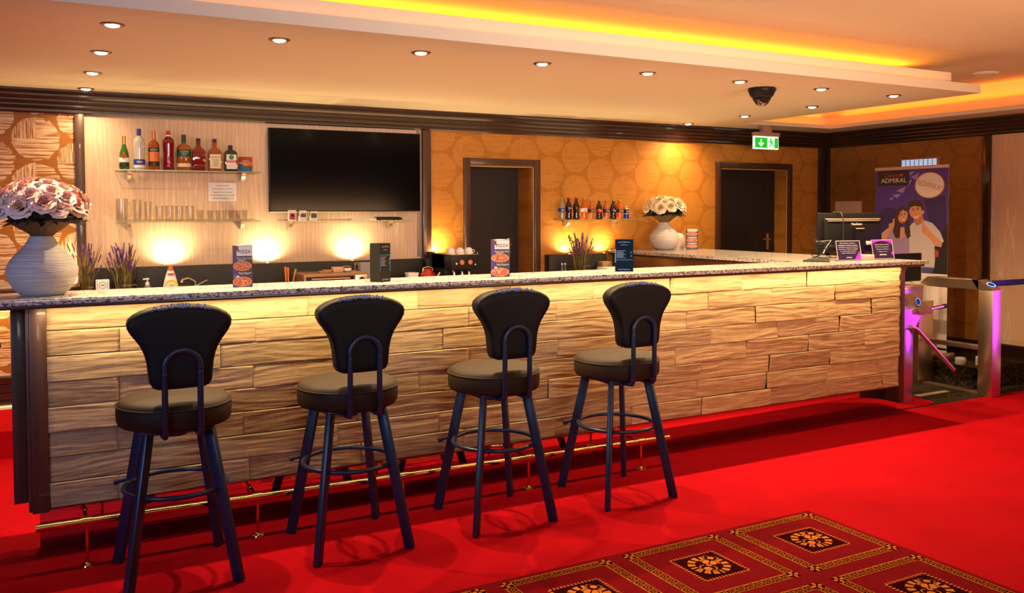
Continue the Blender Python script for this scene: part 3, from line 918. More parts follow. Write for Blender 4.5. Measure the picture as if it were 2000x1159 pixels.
# security dome camera
t = thing('dome_camera', 'black security dome camera hanging from the ceiling soffit', 'security camera', (4.57, 4.68, ZC))
bm = B(); lathe(bm, [(0, -0.0005), (0.095, -0.0005), (0.098, -0.010), (0.092, -0.028), (0.080, -0.055), (0.060, -0.075), (0, -0.078)], seg=36); box(bm, 0.05, 0.12, -0.025, 0.025, -0.014, -0.0005, 0.004); obj('housing', bm, BLACK, t, 50)
bm = B(); lathe(bm, [(0.058, -0.074), (0.056, -0.092), (0.044, -0.112), (0.024, -0.124), (0, -0.127)], seg=28); obj('dome', bm, mat('smoked_dome', (0.02, 0.012, 0.01), 0.06, coat=1.0), t, 60)
bm = B(); tube(bm, [(0.058 * math.cos(a), 0.058 * math.sin(a), -0.080) for a in [2 * PI * i / 28 for i in range(28)]], 0.006, 8, closed=True); obj('dome_ring', bm, BLACK, t, 60)
# round ceiling vent
t = thing('ceiling_vent', 'round cream vent disc in the orange lit ceiling', 'ceiling vent', (7.0, 4.6, ZM))
bm = B(); lathe(bm, [(0, -0.018), (0.05, -0.020), (0.055, -0.010), (0.066, -0.010), (0.072, -0.020), (0.10, -0.014), (0.104, 0.0)], seg=40); obj('disc', bm, PLASTER, t, 30)

# exit sign
t = thing('exit_sign', 'green and white running man exit sign glowing under the ceiling', 'exit sign', (6.64, 6.74, 2.19))
EXW = mat('exit_white', (0.9, 1, 0.9), 0.5, emit=(0.70, 1.0, 0.80), estr=1.15)
EXG = mat('exit_green', (0.0, 0.4, 0.05), 0.5, emit=(0.005, 0.50, 0.02), estr=1.0)
bm = B(); box(bm, -0.17, 0.17, -0.012, 0.012, 0, 0.132, 0.003); obj('panel', bm, EXW, t)
bm = B(); box(bm, -0.165, 0.175, -0.03, 0.03, 0.1325, 0.172, 0.004); box(bm, -0.06, 0.06, -0.03, 0.03, 0.172, 0.2355, 0.003); obj('housing', bm, mat('exit_housing', (0.35, 0.22, 0.15), 0.4), t)
bm = B()
yf = -0.0132
def XZ(pts, mi): poly(bm, [(x, yf - 0.0005 * mi, z) for x, z in pts], mi)
XZ([(-0.160, 0.013), (0.012, 0.013), (0.012, 0.118), (-0.160, 0.118)], 0)
XZ([(0.112, 0.013), (0.162, 0.013), (0.162, 0.118), (0.112, 0.118)], 0)
XZ([(-0.083, 0.100), (-0.067, 0.100), (-0.067, 0.050), (-0.044, 0.072), (-0.038, 0.060), (-0.075, 0.024), (-0.112, 0.060), (-0.106, 0.072), (-0.083, 0.050)], 1)
# running man in green on white
XZ([(0.058 + 0.011 * math.cos(a), 0.103 + 0.011 * math.sin(a)) for a in [2 * PI * i / 12 for i in range(12)]], 0)
for pts in ([(0.040, 0.088), (0.072, 0.092), (0.082, 0.066), (0.060, 0.056)], [(0.040, 0.088), (0.020, 0.080), (0.018, 0.066), (0.026, 0.068), (0.030, 0.075), (0.044, 0.079)], [(0.072, 0.092), (0.094, 0.078), (0.108, 0.086), (0.106, 0.092), (0.095, 0.087), (0.076, 0.100)],
            [(0.066, 0.062), (0.082, 0.066), (0.094, 0.046), (0.112, 0.044), (0.112, 0.036), (0.090, 0.036)], [(0.058, 0.058), (0.072, 0.058), (0.060, 0.034), (0.030, 0.016), (0.024, 0.024), (0.050, 0.042)]):
    XZ(pts, 0)
obj('pictogram', bm, [EXG, EXW], t, 0)

# ------------------------------------------------------------------ television
t = thing('television', 'large flat black television mounted on the beige wall', 'television', (2.285, 7.10, 1.888))
bm = B(); box(bm, -0.645, 0.645, -0.055, -0.020, -0.333, 0.336, 0.004); box(bm, -0.3, 0.3, -0.022, 0.018, -0.2, 0.2, 0.004); obj('casing', bm, BLACK, t)
bm = B(); poly(bm, [(-0.637, -0.0556, -0.322), (0.637, -0.0556, -0.322), (0.637, -0.0556, 0.328), (-0.637, -0.0556, 0.328)]); obj('screen', bm, SCREEN, t, 0)
bm = B(); box(bm, -0.645, 0.645, -0.056, -0.050, -0.337, -0.331, 0.001); obj('bottom_rim', bm, STEEL, t)

# ------------------------------------------------------------------ glass wall shelves
def shelf(x0, x1, z, bx, label):
    t = thing('glass_shelf', label, 'shelf', ((x0 + x1) / 2, YW, z), 0, 'glass wall shelves')
    L = (x1 - x0) / 2
    bm = B(); box(bm, -L, L, -0.20, -0.002, -0.008, 0.0, 0.0, 0)
    bm.faces.ensure_lookup_table()
    for f in bm.faces:
        if abs(f.normal.z) < 0.5: f.material_index = 1
    obj('pane', bm, [SHELFGLASS, GLASSEDGE], t, 0)
    for b in bx:
        b -= (x0 + x1) / 2
        bm = B()
        pr_ = [(-0.001, -0.0085)] + [(-0.10 * math.cos(a), -0.0085 - 0.062 * math.sin(a)) for a in [PI / 2 * i / 10 for i in range(11)]] + [(-0.001, -0.0705)]
        prism(bm, pr_, lambda y, z_: (b - 0.013, y, z_), lambda y, z_: (b + 0.013, y, z_))
        bmesh.ops.recalc_face_normals(bm, faces=bm.faces[:])
        obj('bracket', bm, mat('satin_nickel', (0.78, 0.70, 0.58), 0.35, 1.0), t)
ZA, ZB, ZCs, ZD = 1.866, 1.490, 1.484, 1.478
shelf(0.530, 1.547, ZA, (0.62, 1.44), 'upper glass shelf carrying the spirit bottles')
shelf(0.526, 1.542, ZB, (0.615, 1.43), 'glass shelf carrying the drinking glasses under the spirit shelf')
shelf(1.712, 2.811, ZCs, (1.805, 2.655), 'glass shelf under the television')
shelf(4.309, 5.262, ZD, (4.43, 4.98), 'glass shelf of soft drink bottles on the gold wall')

# ------------------------------------------------------------------ bottles
YS = 7.02
def colm(name, c, rough=0.12, trans=0.0, coat=0.5): return mat(name, c, rough, trans=trans, coat=coat, ior=1.45)
def labelled(bm, x, w, z0, z1, r, mi):
    pass
def bottle(name, x, zb, prof, body, cap_prof, capm, bands, label, group, cat='bottle', sq=0.0, sy=1.0, texts=(), y=YS, seg=28):
    t = thing(name, label, cat, (x, y, zb), 0, group)
    bm = B(); lathe(bm, prof, seg=seg, sq=sq, sy=sy, a0=PI / 4 if sq else 0); obj('glass_body', bm, body, t, 50)
    bm = B(); lathe(bm, cap_prof, seg=20); obj('cap', bm, capm, t, 40)
    for (z0, z1, r, m) in bands:
        bm = B(); lathe(bm, [(r, z0), (r, z1)], seg=seg, sq=sq, sy=sy, a0=PI / 4 if sq else 0); lb = obj('paper_label', bm, m, t, 50)
    if texts:
        for (s, z, h, w, r, m, sh) in texts:
            bm = B()
            def wrap(p):
                a = p.x / r
                return Vector((r * math.sin(a), -r * sy * math.cos(a), p.z)) if not sq else p
            text(bm, s, (0, -(r) * sy * (1.0 if sq == 0 else 0.72), z), (1, 0, 0), (0, 0, 1), w, h, 0, 0.0012, sh, wrap if not sq else None)
            obj('lettering', bm, m, t, 0)
    return t
GOLDF = mat('gold_foil', (0.62, 0.42, 0.12), 0.3, 0.9)
SP_ = 'spirit bottles on the upper shelf'
def shoulders(R, hb, hs, rn, hn):
    """round bottle: body radius and height, shoulder height, neck radius, full height"""
    return [(0, 0.0), (R * 0.92, 0.0), (R, 0.006), (R, hb), (R * 0.96, hb + (hs - hb) * 0.25), (R * 0.78, hb + (hs - hb) * 0.6), (rn * 1.15, hs), (rn, hs + 0.012), (rn, hn), (0, hn)]
WHITEL = mat('white_label', (0.80, 0.77, 0.70), 0.6); CREAML = mat('cream_label', (0.75, 0.66, 0.45), 0.6)
REDL = mat('red_label', (0.55, 0.02, 0.02), 0.5); GREENL = mat('dark_green_label', (0.01, 0.07, 0.03), 0.5); BLUEL = mat('blue_label', (0.015, 0.03, 0.28), 0.4); BLACKL = mat('black_label', (0.012, 0.012, 0.012), 0.5)
WINK = mat('white_ink', (0.85, 0.83, 0.80), 0.6); GINK = mat('gold_ink', (0.75, 0.50, 0.15), 0.5)
bottle('wine_bottle', 0.586, ZA, [(0, 0), (0.030, 0), (0.034, 0.005), (0.034, 0.10), (0.030, 0.13), (0.018, 0.165), (0.0125, 0.19), (0.0125, 0.245), (0, 0.245)], colm('green_glass', (0.05, 0.16, 0.02), 0.08, 0.35),
       [(0.0132, 0.178), (0.0132, 0.247), (0, 0.248)], GOLDF, [(0.055, 0.088, 0.0345, WHITEL), (0.020, 0.048, 0.0345, BLACKL)], 'green wine bottle with gold neck foil and red seal on upper shelf', SP_)
bm = B(); lathe(bm, [(0, 0), (0.016, 0.001), (0.016, -0.001), (0, 0)], seg=16)
for v in bm.verts: v.co = Vector((v.co.x - 0.006, -0.0352 - 0.001 * v.co.z, 0.098 + v.co.y))
obj('red_seal', bm, REDL, [o for o in COL.objects if o.name.startswith('wine_bottle')][0], 0)
bottle('spirit_bottle', 0.688, ZA, [(0, 0), (0.036, 0), (0.039, 0.006), (0.037, 0.09), (0.040, 0.15), (0.041, 0.20), (0.036, 0.228), (0.02, 0.245), (0.014, 0.255), (0.014, 0.29), (0, 0.29)], colm('frosted_clear_glass', (0.82, 0.82, 0.84), 0.15, 0.55),
       [(0.0152, 0.25), (0.0158, 0.303), (0, 0.304)], BLUEL, [(0.040, 0.078, 0.0395, BLUEL), (0.018, 0.034, 0.0395, WHITEL)], 'clear vodka bottle with tall blue cap and blue band', SP_, texts=[('VODKA', 0.059, 0.014, 0.05, 0.040, WINK, 0)])
AMBER_G = colm('amber_spirit', (0.42, 0.075, 0.012), 0.08, 0.35)
bottle('spirit_bottle', 0.789, ZA, shoulders(0.038, 0.185, 0.222, 0.0135, 0.285), AMBER_G, [(0.0145, 0.225), (0.0145, 0.296), (0, 0.297)], mat('copper_foil', (0.55, 0.24, 0.08), 0.35, 0.7),
       [(0.140, 0.166, 0.0385, BLACKL), (0.032, 0.062, 0.0385, BLACKL), (0.066, 0.136, 0.0385, mat('orange_label', (0.60, 0.17, 0.04), 0.5))], 'amber rum bottle with copper neck and dark bands', SP_, texts=[('BOŽKOV', 0.153, 0.014, 0.058, 0.0392, CREAML, 0)])
bottle('spirit_bottle', 0.891, ZA, [(0, 0), (0.036, 0), (0.040, 0.006), (0.036, 0.08), (0.037, 0.13), (0.041, 0.20), (0.041, 0.215), (0.033, 0.238), (0.016, 0.250), (0.0145, 0.26), (0.0145, 0.285), (0, 0.285)], colm('crimson_spirit', (0.20, 0.004, 0.012), 0.08, 0.15),
       [(0.0152, 0.268), (0.0152, 0.297), (0, 0.298)], REDL, [(0.252, 0.266, 0.0152, WINK)], 'crimson liqueur bottle with bright red cap', SP_)
bm = B(); text(bm, 'Berentzen', (-0.008, -0.0395, 0.075), (0, 0, 1), (-1, 0, 0), 0.10, 0.02, 0, 0.002, 0.3); obj('lettering', bm, mat('pink_ink', (0.7, 0.3, 0.45), 0.6), bpy.data.objects['spirit_bottle.002'], 0)
bottle('spirit_bottle', 1.000, ZA, shoulders(0.051, 0.165, 0.205, 0.0145, 0.265), colm('amber_whiskey', (0.50, 0.13, 0.02), 0.08, 0.35), [(0.0155, 0.21), (0.0165, 0.272), (0, 0.273)], GREENL,
       [(0.105, 0.160, 0.0515, GREENL), (0.030, 0.056, 0.0515, CREAML)], 'amber whiskey bottle with dark green cap and label', SP_, sy=0.7, texts=[('TULLAMORE', 0.143, 0.011, 0.062, 0.0522, CREAML, 0), ('D.E.W.', 0.125, 0.012, 0.034, 0.0522, CREAML, 0)])
SQ = [(0, 0), (0.044, 0), (0.048, 0.005), (0.048, 0.145), (0.044, 0.160), (0.020, 0.182), (0.0165, 0.19), (0.0165, 0.240), (0, 0.240)]
bottle('spirit_bottle', 1.104, ZA, SQ, colm('ruby_spirit', (0.22, 0.012, 0.012), 0.08, 0.15), [(0.017, 0.222), (0.017, 0.248), (0, 0.249)], BLACKL, [], 'square ruby whiskey bottle with black cap', SP_, sq=0.8, sy=0.75,
       texts=[("JACK DANIEL'S", 0.118, 0.010, 0.060, 0.0498, GINK, 0), ('FIRE', 0.075, 0.012, 0.03, 0.0498, GINK, 0)])
bottle('spirit_bottle', 1.222, ZA, SQ, colm('honey_spirit', (0.36, 0.09, 0.02), 0.08, 0.25), [(0.017, 0.222), (0.017, 0.248), (0, 0.249)], BLACKL, [], 'square whiskey bottle with large cream label and black cap', SP_, sq=0.8, sy=0.75)
bb = bpy.data.objects['spirit_bottle.005']
bm = B(); box(bm, -0.040, 0.040, -0.0300, -0.0285 + 0.002, 0.022, 0.130, 0.001)
for v in bm.verts: v.co.y -= 0.0085
obj('paper_label', bm, CREAML, bb)
bm = B(); text(bm, "Jack Daniel's", (0, -0.0386, 0.108), (1, 0, 0), (0, 0, 1), 0.062, 0.016, 0, 0.001, 0.1)
for i in range(4): box(bm, -0.025 + 0.004 * i, 0.025 - 0.004 * i, -0.0392, -0.0388, 0.085 - i * 0.015, 0.088 - i * 0.015)
obj('lettering', bm, INK, bb, 0)
bottle('spirit_bottle', 1.340, ZA, [(0, 0), (0.046, 0), (0.048, 0.005), (0.048, 0.135), (0.042, 0.155), (0.018, 0.168), (0.0155, 0.175), (0.0155, 0.195), (0, 0.195)], colm('dark_green_bottle', (0.008, 0.022, 0.012), 0.08), [(0.0165, 0.182), (0.0165, 0.204), (0, 0.205)], BLACKL, [], 'dark square herb liqueur bottle with white and red label', SP_, sq=0.8, sy=0.75)
jb = bpy.data.objects['spirit_bottle.006']
bm = B(); box(bm, -0.038, 0.038, -0.0388, -0.036, 0.020, 0.132, 0.001); obj('paper_label', bm, WHITEL, jb)
bm = B(); box(bm, -0.038, 0.038, -0.0394, -0.0386, 0.070, 0.086); obj('red_band', bm, REDL, jb)
bm = B(); lathe(bm, [(0, 0), (0.019, 0)], seg=18)
for v in bm.verts: v.co = Vector((v.co.x, -0.0396, 0.110 + v.co.y))
obj('round_emblem', bm, mat('green_emblem', (0.02, 0.20, 0.05), 0.5), jb, 0)
bm = B(); text(bm, 'Jägermeister', (0, -0.0396, 0.078), (1, 0, 0), (0, 0, 1), 0.06, 0.010, 0, 0.0006); obj('lettering', bm, WINK, jb, 0)
# snack bag
t = thing('snack_bag', 'small red and blue bag of peanuts at end of spirit shelf', 'snack bag', (1.453, YS, ZA))
bm = B()
nx_, nz_ = 10, 12
g = {}
for sgn in (-1, 1):
    for i in range(nx_ + 1):
        for k in range(nz_ + 1):
            u, v = i / nx_, k / nz_
            bul = (math.sin(PI * u) * math.sin(PI * v)) ** 0.6 * 0.022
            edge = (i in (0, nx_)) or (k in (0, nz_))
            if edge and sgn == 1: g[(1, i, k)] = g[(-1, i, k)]; continue
            g[(sgn, i, k)] = bm.verts.new((-0.05 + 0.1 * u - (0.003 * math.sin(v * PI) * (1 if u < .5 else -1)), sgn * bul, v * 0.119))
for sgn in (-1, 1):
    for i in range(nx_):
        for k in range(nz_):
            q = [g[(sgn, i, k)], g[(sgn, i + 1, k)], g[(sgn, i + 1, k + 1)], g[(sgn, i, k + 1)]]
            f = bm.faces.new(q if sgn == -1 else q[::-1]); f.material_index = 1 if k < 4 or (k < 6 and i < 4) else (2 if 5 <= k <= 7 else 0)
obj('packet', bm, [mat('red_foil', (0.36, 0.03, 0.015), 0.3), mat('blue_foil', (0.03, 0.10, 0.25), 0.3), mat('orange_foil', (0.55, 0.20, 0.05), 0.3)], t, 60)
bm = B(); text(bm, 'ARAŠÍDY', (0, -0.0225, 0.088), (1, 0, 0), (0, 0, 1), 0.05, 0.012, 0, 0.001); obj('lettering', bm, WINK, t, 0)

# drinking glasses
GL = 'drinking glasses on the lower shelf'
def tumbler(x, w, h, label, kind='glass', stem=False, handle=False, y=YS):
    r = w / 2
    t = thing('drinking_glass' if not handle else 'beer_mug', label, 'glass', (x, y, ZB), 0, GL)
    bm = B()
    th = 0.0022
    if kind == 'shot': prof = [(0, 0), (r * 0.72, 0), (r * 0.76, 0.004), (r, h), (r - th, h), (r * 0.70, 0.020), (0, 0.018)]
    elif kind == 'tall': prof = [(0, 0), (r * 0.82, 0), (r * 0.84, 0.004), (r, h), (r - th, h), (r * 0.80, 0.016), (0, 0.014)]
    else: prof = [(0, 0), (r * 0.90, 0), (r * 0.93, 0.005), (r * 0.96, h * .4), (r, h), (r - th, h), (r * 0.90, 0.014), (0, 0.012)]
    lathe(bm, prof, seg=28)
    obj('bowl', bm, GLASS, t, 40)
    bm = B(); tube(bm, [((r - th / 2) * math.cos(a), (r - th / 2) * math.sin(a), h) for a in [2 * PI * i / 28 for i in range(28)]], 0.0016, 6, closed=True); obj('rim', bm, mat('glass_rim', (0.85, 0.82, 0.78), 0.1, trans=0.5), t, 60)
    if handle:
        bm = B(); tube(bm, [(r - 0.002, 0, h * 0.8), (r + 0.022, 0, h * 0.78), (r + 0.028, 0, h * 0.5), (r + 0.02, 0, h * 0.25), (r - 0.004, 0, h * 0.2)], 0.005, 8); obj('handle', bm, GLASS, t, 60)
tumbler(0.564, 0.084, 0.165, 'glass beer mug with handle at the post end of the glasses shelf', handle=True)
tumbler(0.668, 0.062, 0.158, 'tall ribbed glass next to the beer mug', 'tall')
tumbler(0.742, 0.053, 0.144, 'narrow tall glass between the ribbed glass and the tumblers', 'tall')
for x, w, l in ((0.821, 0.060, 'first tumbler beside the narrow tall glass'), (0.891, 0.062, 'second tumbler from the narrow tall glass'), (0.961, 0.060, 'third tumbler from the narrow tall glass'), (1.037, 0.064, 'fourth and last tumbler, beside the shot glasses')):
    tumbler(x, w, 0.113, l)
for x, w, l in ((1.112, 0.052, 'wide shot glass next to the last tumbler'), (1.185, 0.050, 'second shot glass from the last tumbler'), (1.242, 0.040, 'third shot glass from the last tumbler'), (1.290, 0.036, 'middle shot glass of the seven'),
                (1.340, 0.046, 'fifth shot glass, below the white notice'), (1.392, 0.042, 'sixth shot glass, next to the last one'), (1.442, 0.046, 'last shot glass at the television end of the shelf')):
    tumbler(x, w, 0.079, l, 'shot')

# printed notice
t = thing('paper_notice', 'white printed notice taped to the beige wall between shelves', 'notice', (1.296, YW - 0.0015, 1.713))
bm = B(); box(bm, -0.105, 0.105, -0.0008, 0.0008, -0.071, 0.071); obj('sheet', bm, PAPERW, t, 0)
bm = B()
for i, (s, w) in enumerate((('ZÁKAZ PRODEJE', 0.095), ('ALKOHOLICKÝCH NÁPOJŮ,', 0.160), ('TABÁKOVÝCH VÝROBKŮ', 0.150), ('A ELEKTRONICKÝCH CIGARET', 0.185), ('OSOBÁM MLADŠÍM 18 LET', 0.168))):
    text(bm, s, (0, -0.0012, 0.048 - i * 0.0245), (1, 0, 0), (0, 0, 1), w, 0.0155)
obj('lettering', bm, INK, t, 0)

# things on the shelf under the television
def carton(name, x, z, w, h, d, m, label, cat, group=None, y=YS, bands=(), rz=0.0):
    t = thing(name, label, cat, (x, y, z), rz, group)
    bm = B(); box(bm, -w / 2, w / 2, -d / 2, d / 2, 0, h, 0.0015); obj('carton', bm, m, t)
    for (a, b, c, dd, mm, nm) in bands:
        bm = B(); box(bm, a * w, b * w, -d / 2 - 0.0008, -d / 2 + 0.001, c * h, dd * h); obj(nm, bm, mm, t, 0)
    return t
PINKL = mat('crimson_print', (0.45, 0.03, 0.08), 0.5); BROWNL = mat('dark_print', (0.10, 0.06, 0.06), 0.5)
CG = 'cigarette packets under the television'
carton('cigarette_packet', 1.812, ZCs, 0.062, 0.086, 0.024, WHITEL, 'white and crimson cigarette packet nearest the bracket end', 'cigarette packet', CG, bands=((-.36, .36, .12, .72, PINKL, 'printed_panel'), (-.12, .12, .4, .6, WHITEL, 'printed_badge')))
carton('cigarette_packet', 1.896, ZCs, 0.058, 0.082, 0.024, WHITEL, 'middle cigarette packet with dark picture', 'cigarette packet', CG, bands=((-.3, .42, .35, .72, BROWNL, 'printed_panel'),))
carton('cigarette_packet', 1.986, ZCs, 0.058, 0.076, 0.024, WHITEL, 'cigarette packet with slanted dark picture, third from the shelf end', 'cigarette packet', CG, bands=((-.4, .4, .3, .8, BROWNL, 'printed_panel'),))
t = thing('paper_stack', 'low stack of white papers on shelf under television', 'papers', (2.385, 7.0, ZCs))
bm = B(); box(bm, -0.112, 0.06, -0.07, 0.07, 0, 0.011, 0.001); box(bm, -0.10, 0.05, -0.065, 0.06, 0.011, 0.016, 0.001); box(bm, 0.068, 0.112, -0.05, 0.05, 0.0, 0.020, 0.002); obj('sheets', bm, PAPERW, t)
t = thing('set_top_box', 'thin black set top box on shelf under television', 'set top box', (2.608, 7.0, ZCs))
bm = B(); box(bm, -0.107, 0.107, -0.07, 0.07, 0.004, 0.022, 0.003); box(bm, -0.09, 0.09, -0.06, 0.06, 0.022, 0.028, 0.003)
for sx in (-1, 1):
    for sy in (-1, 1): box(bm, sx * 0.08 - 0.008, sx * 0.08 + 0.008, sy * 0.05 - 0.008, sy * 0.05 + 0.008, 0, 0.005)
obj('case', bm, BLACK, t)

# soft drinks
SD = 'soft drink bottles on the gold wall shelf'
def contour(h, r): return [(0, 0), (r * 0.86, 0), (r * 0.95, 0.006), (r * 0.98, h * 0.10), (r * 0.84, h * 0.24), (r * 0.90, h * 0.38), (r, h * 0.50), (r * 0.98, h * 0.58), (r * 0.70, h * 0.72), (r * 0.42, h * 0.82), (r * 0.38, h * 0.95), (0, h * 0.95)]
COLA = colm('dark_cola', (0.022, 0.006, 0.005), 0.06); ORNG = colm('orange_drink', (0.80, 0.14, 0.01), 0.08, 0.3); AMB2 = colm('amber_drink', (0.70, 0.22, 0.04), 0.08, 0.4); TONIC = colm('pale_tonic', (0.62, 0.50, 0.26), 0.08, 0.6)
CAPG = mat('gold_cap', (0.45, 0.28, 0.10), 0.35, 0.8); CAPR = mat('red_cap', (0.5, 0.05, 0.04), 0.35, 0.5)
sodas = [(4.343, 0.206, TONIC, CAPG, 'pale tonic bottle at the door end of the soft drinks', ('tonic', WINK), BLUEL), (4.420, 0.207, COLA, CAPR, 'dark cola bottle with white script beside the pale tonic', ('Coca-Cola', WINK), None), (4.505, 0.208, COLA, CAPR, 'dark cola bottle with red script', ('Coca-Cola', REDL), None),
         (4.592, 0.204, ORNG, CAPG, 'bright orange drink bottle with white label', ('Fanta', BLUEL), WHITEL), (4.676, 0.186, AMB2, CAPG, 'short amber drink bottle beside the bright orange one', ('Pepsi', WINK), BLACKL), (4.765, 0.187, COLA, CAPG, 'short dark cola bottle with red and white label', ('Pepsi', WINK), REDL),
         (4.848, 0.187, AMB2, CAPG, 'short amber bottle between two short dark cola bottles', ('Mirinda', WINK), BLACKL), (4.929, 0.188, COLA, CAPG, 'short dark cola bottle nearer the blue can', ('Pepsi', WINK), BLACKL), (5.004, 0.189, ORNG, CAPG, 'short orange bottle beside the blue can', ('Mirinda', WINK), BLACKL)]
for (x, h, bmx, cp, lb, (tx, tm), lm) in sodas:
    r = 0.033
    bottle('soda_bottle', x, ZD, contour(h, r), bmx, [(r * 0.46, h * 0.945), (r * 0.46, h * 0.985), (r * 0.38, h), (0, h)], cp, [(h * 0.36, h * 0.52, r * 1.015, lm)] if lm else [], lb, SD, 'soda bottle', texts=[(tx, h * 0.44 if lm else h * 0.52, 0.016, 0.040, r * 1.05, tm, 0.2)], seg=24)
t = thing('energy_drink_can', 'slim blue can at the far end of the soft drinks', 'drink can', (5.084, YS, ZD), 0, SD)
bm = B(); lathe(bm, [(0, 0), (0.021, 0), (0.0265, 0.006), (0.0265, 0.112), (0.023, 0.120), (0.0235, 0.124), (0.022, 0.124), (0.021, 0.120), (0, 0.119)], seg=28, mis=[1, 1, 0, 1, 1, 1, 1, 1]); obj('body', bm, [mat('can_blue', (0.01, 0.03, 0.22), 0.25, 0.4), CHROME], t, 40)
bm = B(); lathe(bm, [(0.0268, 0.095), (0.0268, 0.110)], seg=28); lathe(bm, [(0.0268, 0.050), (0.0268, 0.056)], seg=28); obj('yellow_band', bm, mat('can_yellow', (0.65, 0.5, 0.05), 0.3, 0.3), t, 40)
bm = B(); text(bm, 'RED BULL', (0, -0.027, 0.075), (1, 0, 0), (0, 0, 1), 0.034, 0.012, 0, 0.001); obj('lettering', bm, WINK, t, 0)

# ------------------------------------------------------------------ back bar: cabinets, splashback
ZW = 0.875
def cabinet(x0, x1, y0, label):
    t = thing('back_counter', label, 'counter', ((x0 + x1) / 2, YW, 0.178))
    L = (x1 - x0) / 2; D = YW - y0
    bm = B(); box(bm, -L, L, -D, -0.086, ZW - 0.178 - 0.03, ZW - 0.178, 0.003); obj('counter_top', bm, BLACKSTONE, t)
    bm = B(); box(bm, x0, x1, YW - 0.085, YW + 0.002, ZW - 0.03, 1.148, 0.002); struct('trim_10', bm, BLACKSTONE)
    bm = B(); box(bm, -L + 0.01, L - 0.01, -D + 0.03, -0.087, 0.0, ZW - 0.178 - 0.031); obj('carcass', bm, DOORWOOD, t)
    n = max(2, int((x1 - x0) / 0.6))
    for i in range(n):
        a = -L + 0.01 + (2 * L - 0.02) * i / n; b = -L + 0.01 + (2 * L - 0.02) * (i + 1) / n
        bm = B(); box(bm, a + 0.003, b - 0.003, -D + 0.010, -D + 0.029, 0.08, ZW - 0.178 - 0.036, 0.002); d = obj('cabinet_door', bm, BARWOOD, t)
        bm = B(); tube(bm, [(b - 0.05, -D + 0.01, 0.45), (b - 0.05, -D - 0.015, 0.45), (b - 0.05, -D - 0.015, 0.58), (b - 0.05, -D + 0.01, 0.58)], 0.005, 8); obj('handle', bm, STEEL, d)
    return t
cabinet(0.335, 3.36, 6.5, 'long black back counter with splashback below the television')
cabinet(4.215, 4.86, 6.5, 'short black back counter below the soft drink shelf')
# white socket plate on the splashback
t = thing('wall_socket', 'brown socket plate on the black splashback by the oven', 'socket', (2.359, 7.034, 1.10))
bm = B(); box(bm, -0.034, 0.034, -0.010, 0.001, -0.034, 0.034, 0.004); obj('plate', bm, mat('brown_plate', (0.20, 0.12, 0.07), 0.4), t)
bm = B(); tube(bm, [(0, -0.011, 0), (0, -0.0005, 0)], 0.020, 20); obj('socket_well', bm, BLACK, t)

# uplights standing behind the splashback edge, fittings assumed
UPM = mat('uplight_glow', (1, 1, 1), 0.5, emit=(1.0, 0.75, 0.4), estr=10)
def uplight(x, z, label, p, y=7.056, tilt=0.20):
    t = thing('uplight', label, 'wall light', (x, y, z), 0, 'uplights washing the back wall')
    bm = B(); lathe(bm, [(0, 0), (0.017, 0), (0.018, 0.003), (0.014, 0.004), (0.013, 0.002), (0, 0.002)], seg=20); obj('ring', bm, STEEL, t)
    bm = B(); lathe(bm, [(0.0125, 0.0025), (0.008, 0.005), (0, 0.006)], seg=16); obj('lens', bm, UPM, t)
    spot('uplight_beam', (x, y, z + 0.012), (x, y + tilt * 1.0, z + 1.0), p, (1.0, 0.70, 0.33), 165, 1.0, 0.012)
PU = 32
uplight(0.895, 1.148, 'small uplight on the splashback behind the washing-up liquid', PU)
uplight(1.622, 1.148, 'small uplight on the splashback under the near end of the television', PU)
uplight(2.318, 1.148, 'small uplight on the splashback behind the black menu stand', PU)
uplight(3.075, 1.148, 'small uplight beside the brown post by the coffee machine', PU * 1.5)
uplight(4.451, 1.148, 'small uplight on the short splashback beside the door', PU * 1.1)
uplight(4.845, 1.148, 'small uplight on the short splashback near the return', PU * 0.8)
uplight(0.20, 1.02, 'small uplight on the wall ledge behind the big rose vase', PU)
area('assumed_ledge_strip', (-0.35, 7.06, 0.978), (-0.35, 7.10, 0.4), 1.0, 0.02, 9, (1.0, 0.62, 0.22))  # assumed strip under the ledge, added to brighten the low wall
bm = B(); box(bm, -1.2, 0.262, 7.05, 7.118, 0.985, 1.02, 0.003)
struct('trim_9', bm, TRIM_V)
# small lamp behind the second vase
t = thing('table_lamp', 'small rounded white lamp standing behind the far vase', 'table lamp', (5.66, 6.93, 1.18))
bm = B(); lathe(bm, [(0, 0), (0.060, 0), (0.062, 0.004), (0.062, 0.09), (0.055, 0.125), (0.035, 0.150), (0, 0.158)], seg=28); obj('shade', bm, mat('cream_shade', (0.70, 0.62, 0.52), 0.5), t, 60)
bm = B(); lathe(bm, [(0, 0.0), (0.066, 0.0), (0.066, 0.003), (0, 0.003)], seg=28); obj('base', bm, WHITE, t)
spot('lamp_beam', (5.66, 6.99, 1.36), (5.60, 7.12, 2.0), 6, (1.0, 0.70, 0.33), 110, 0.9, 0.03)

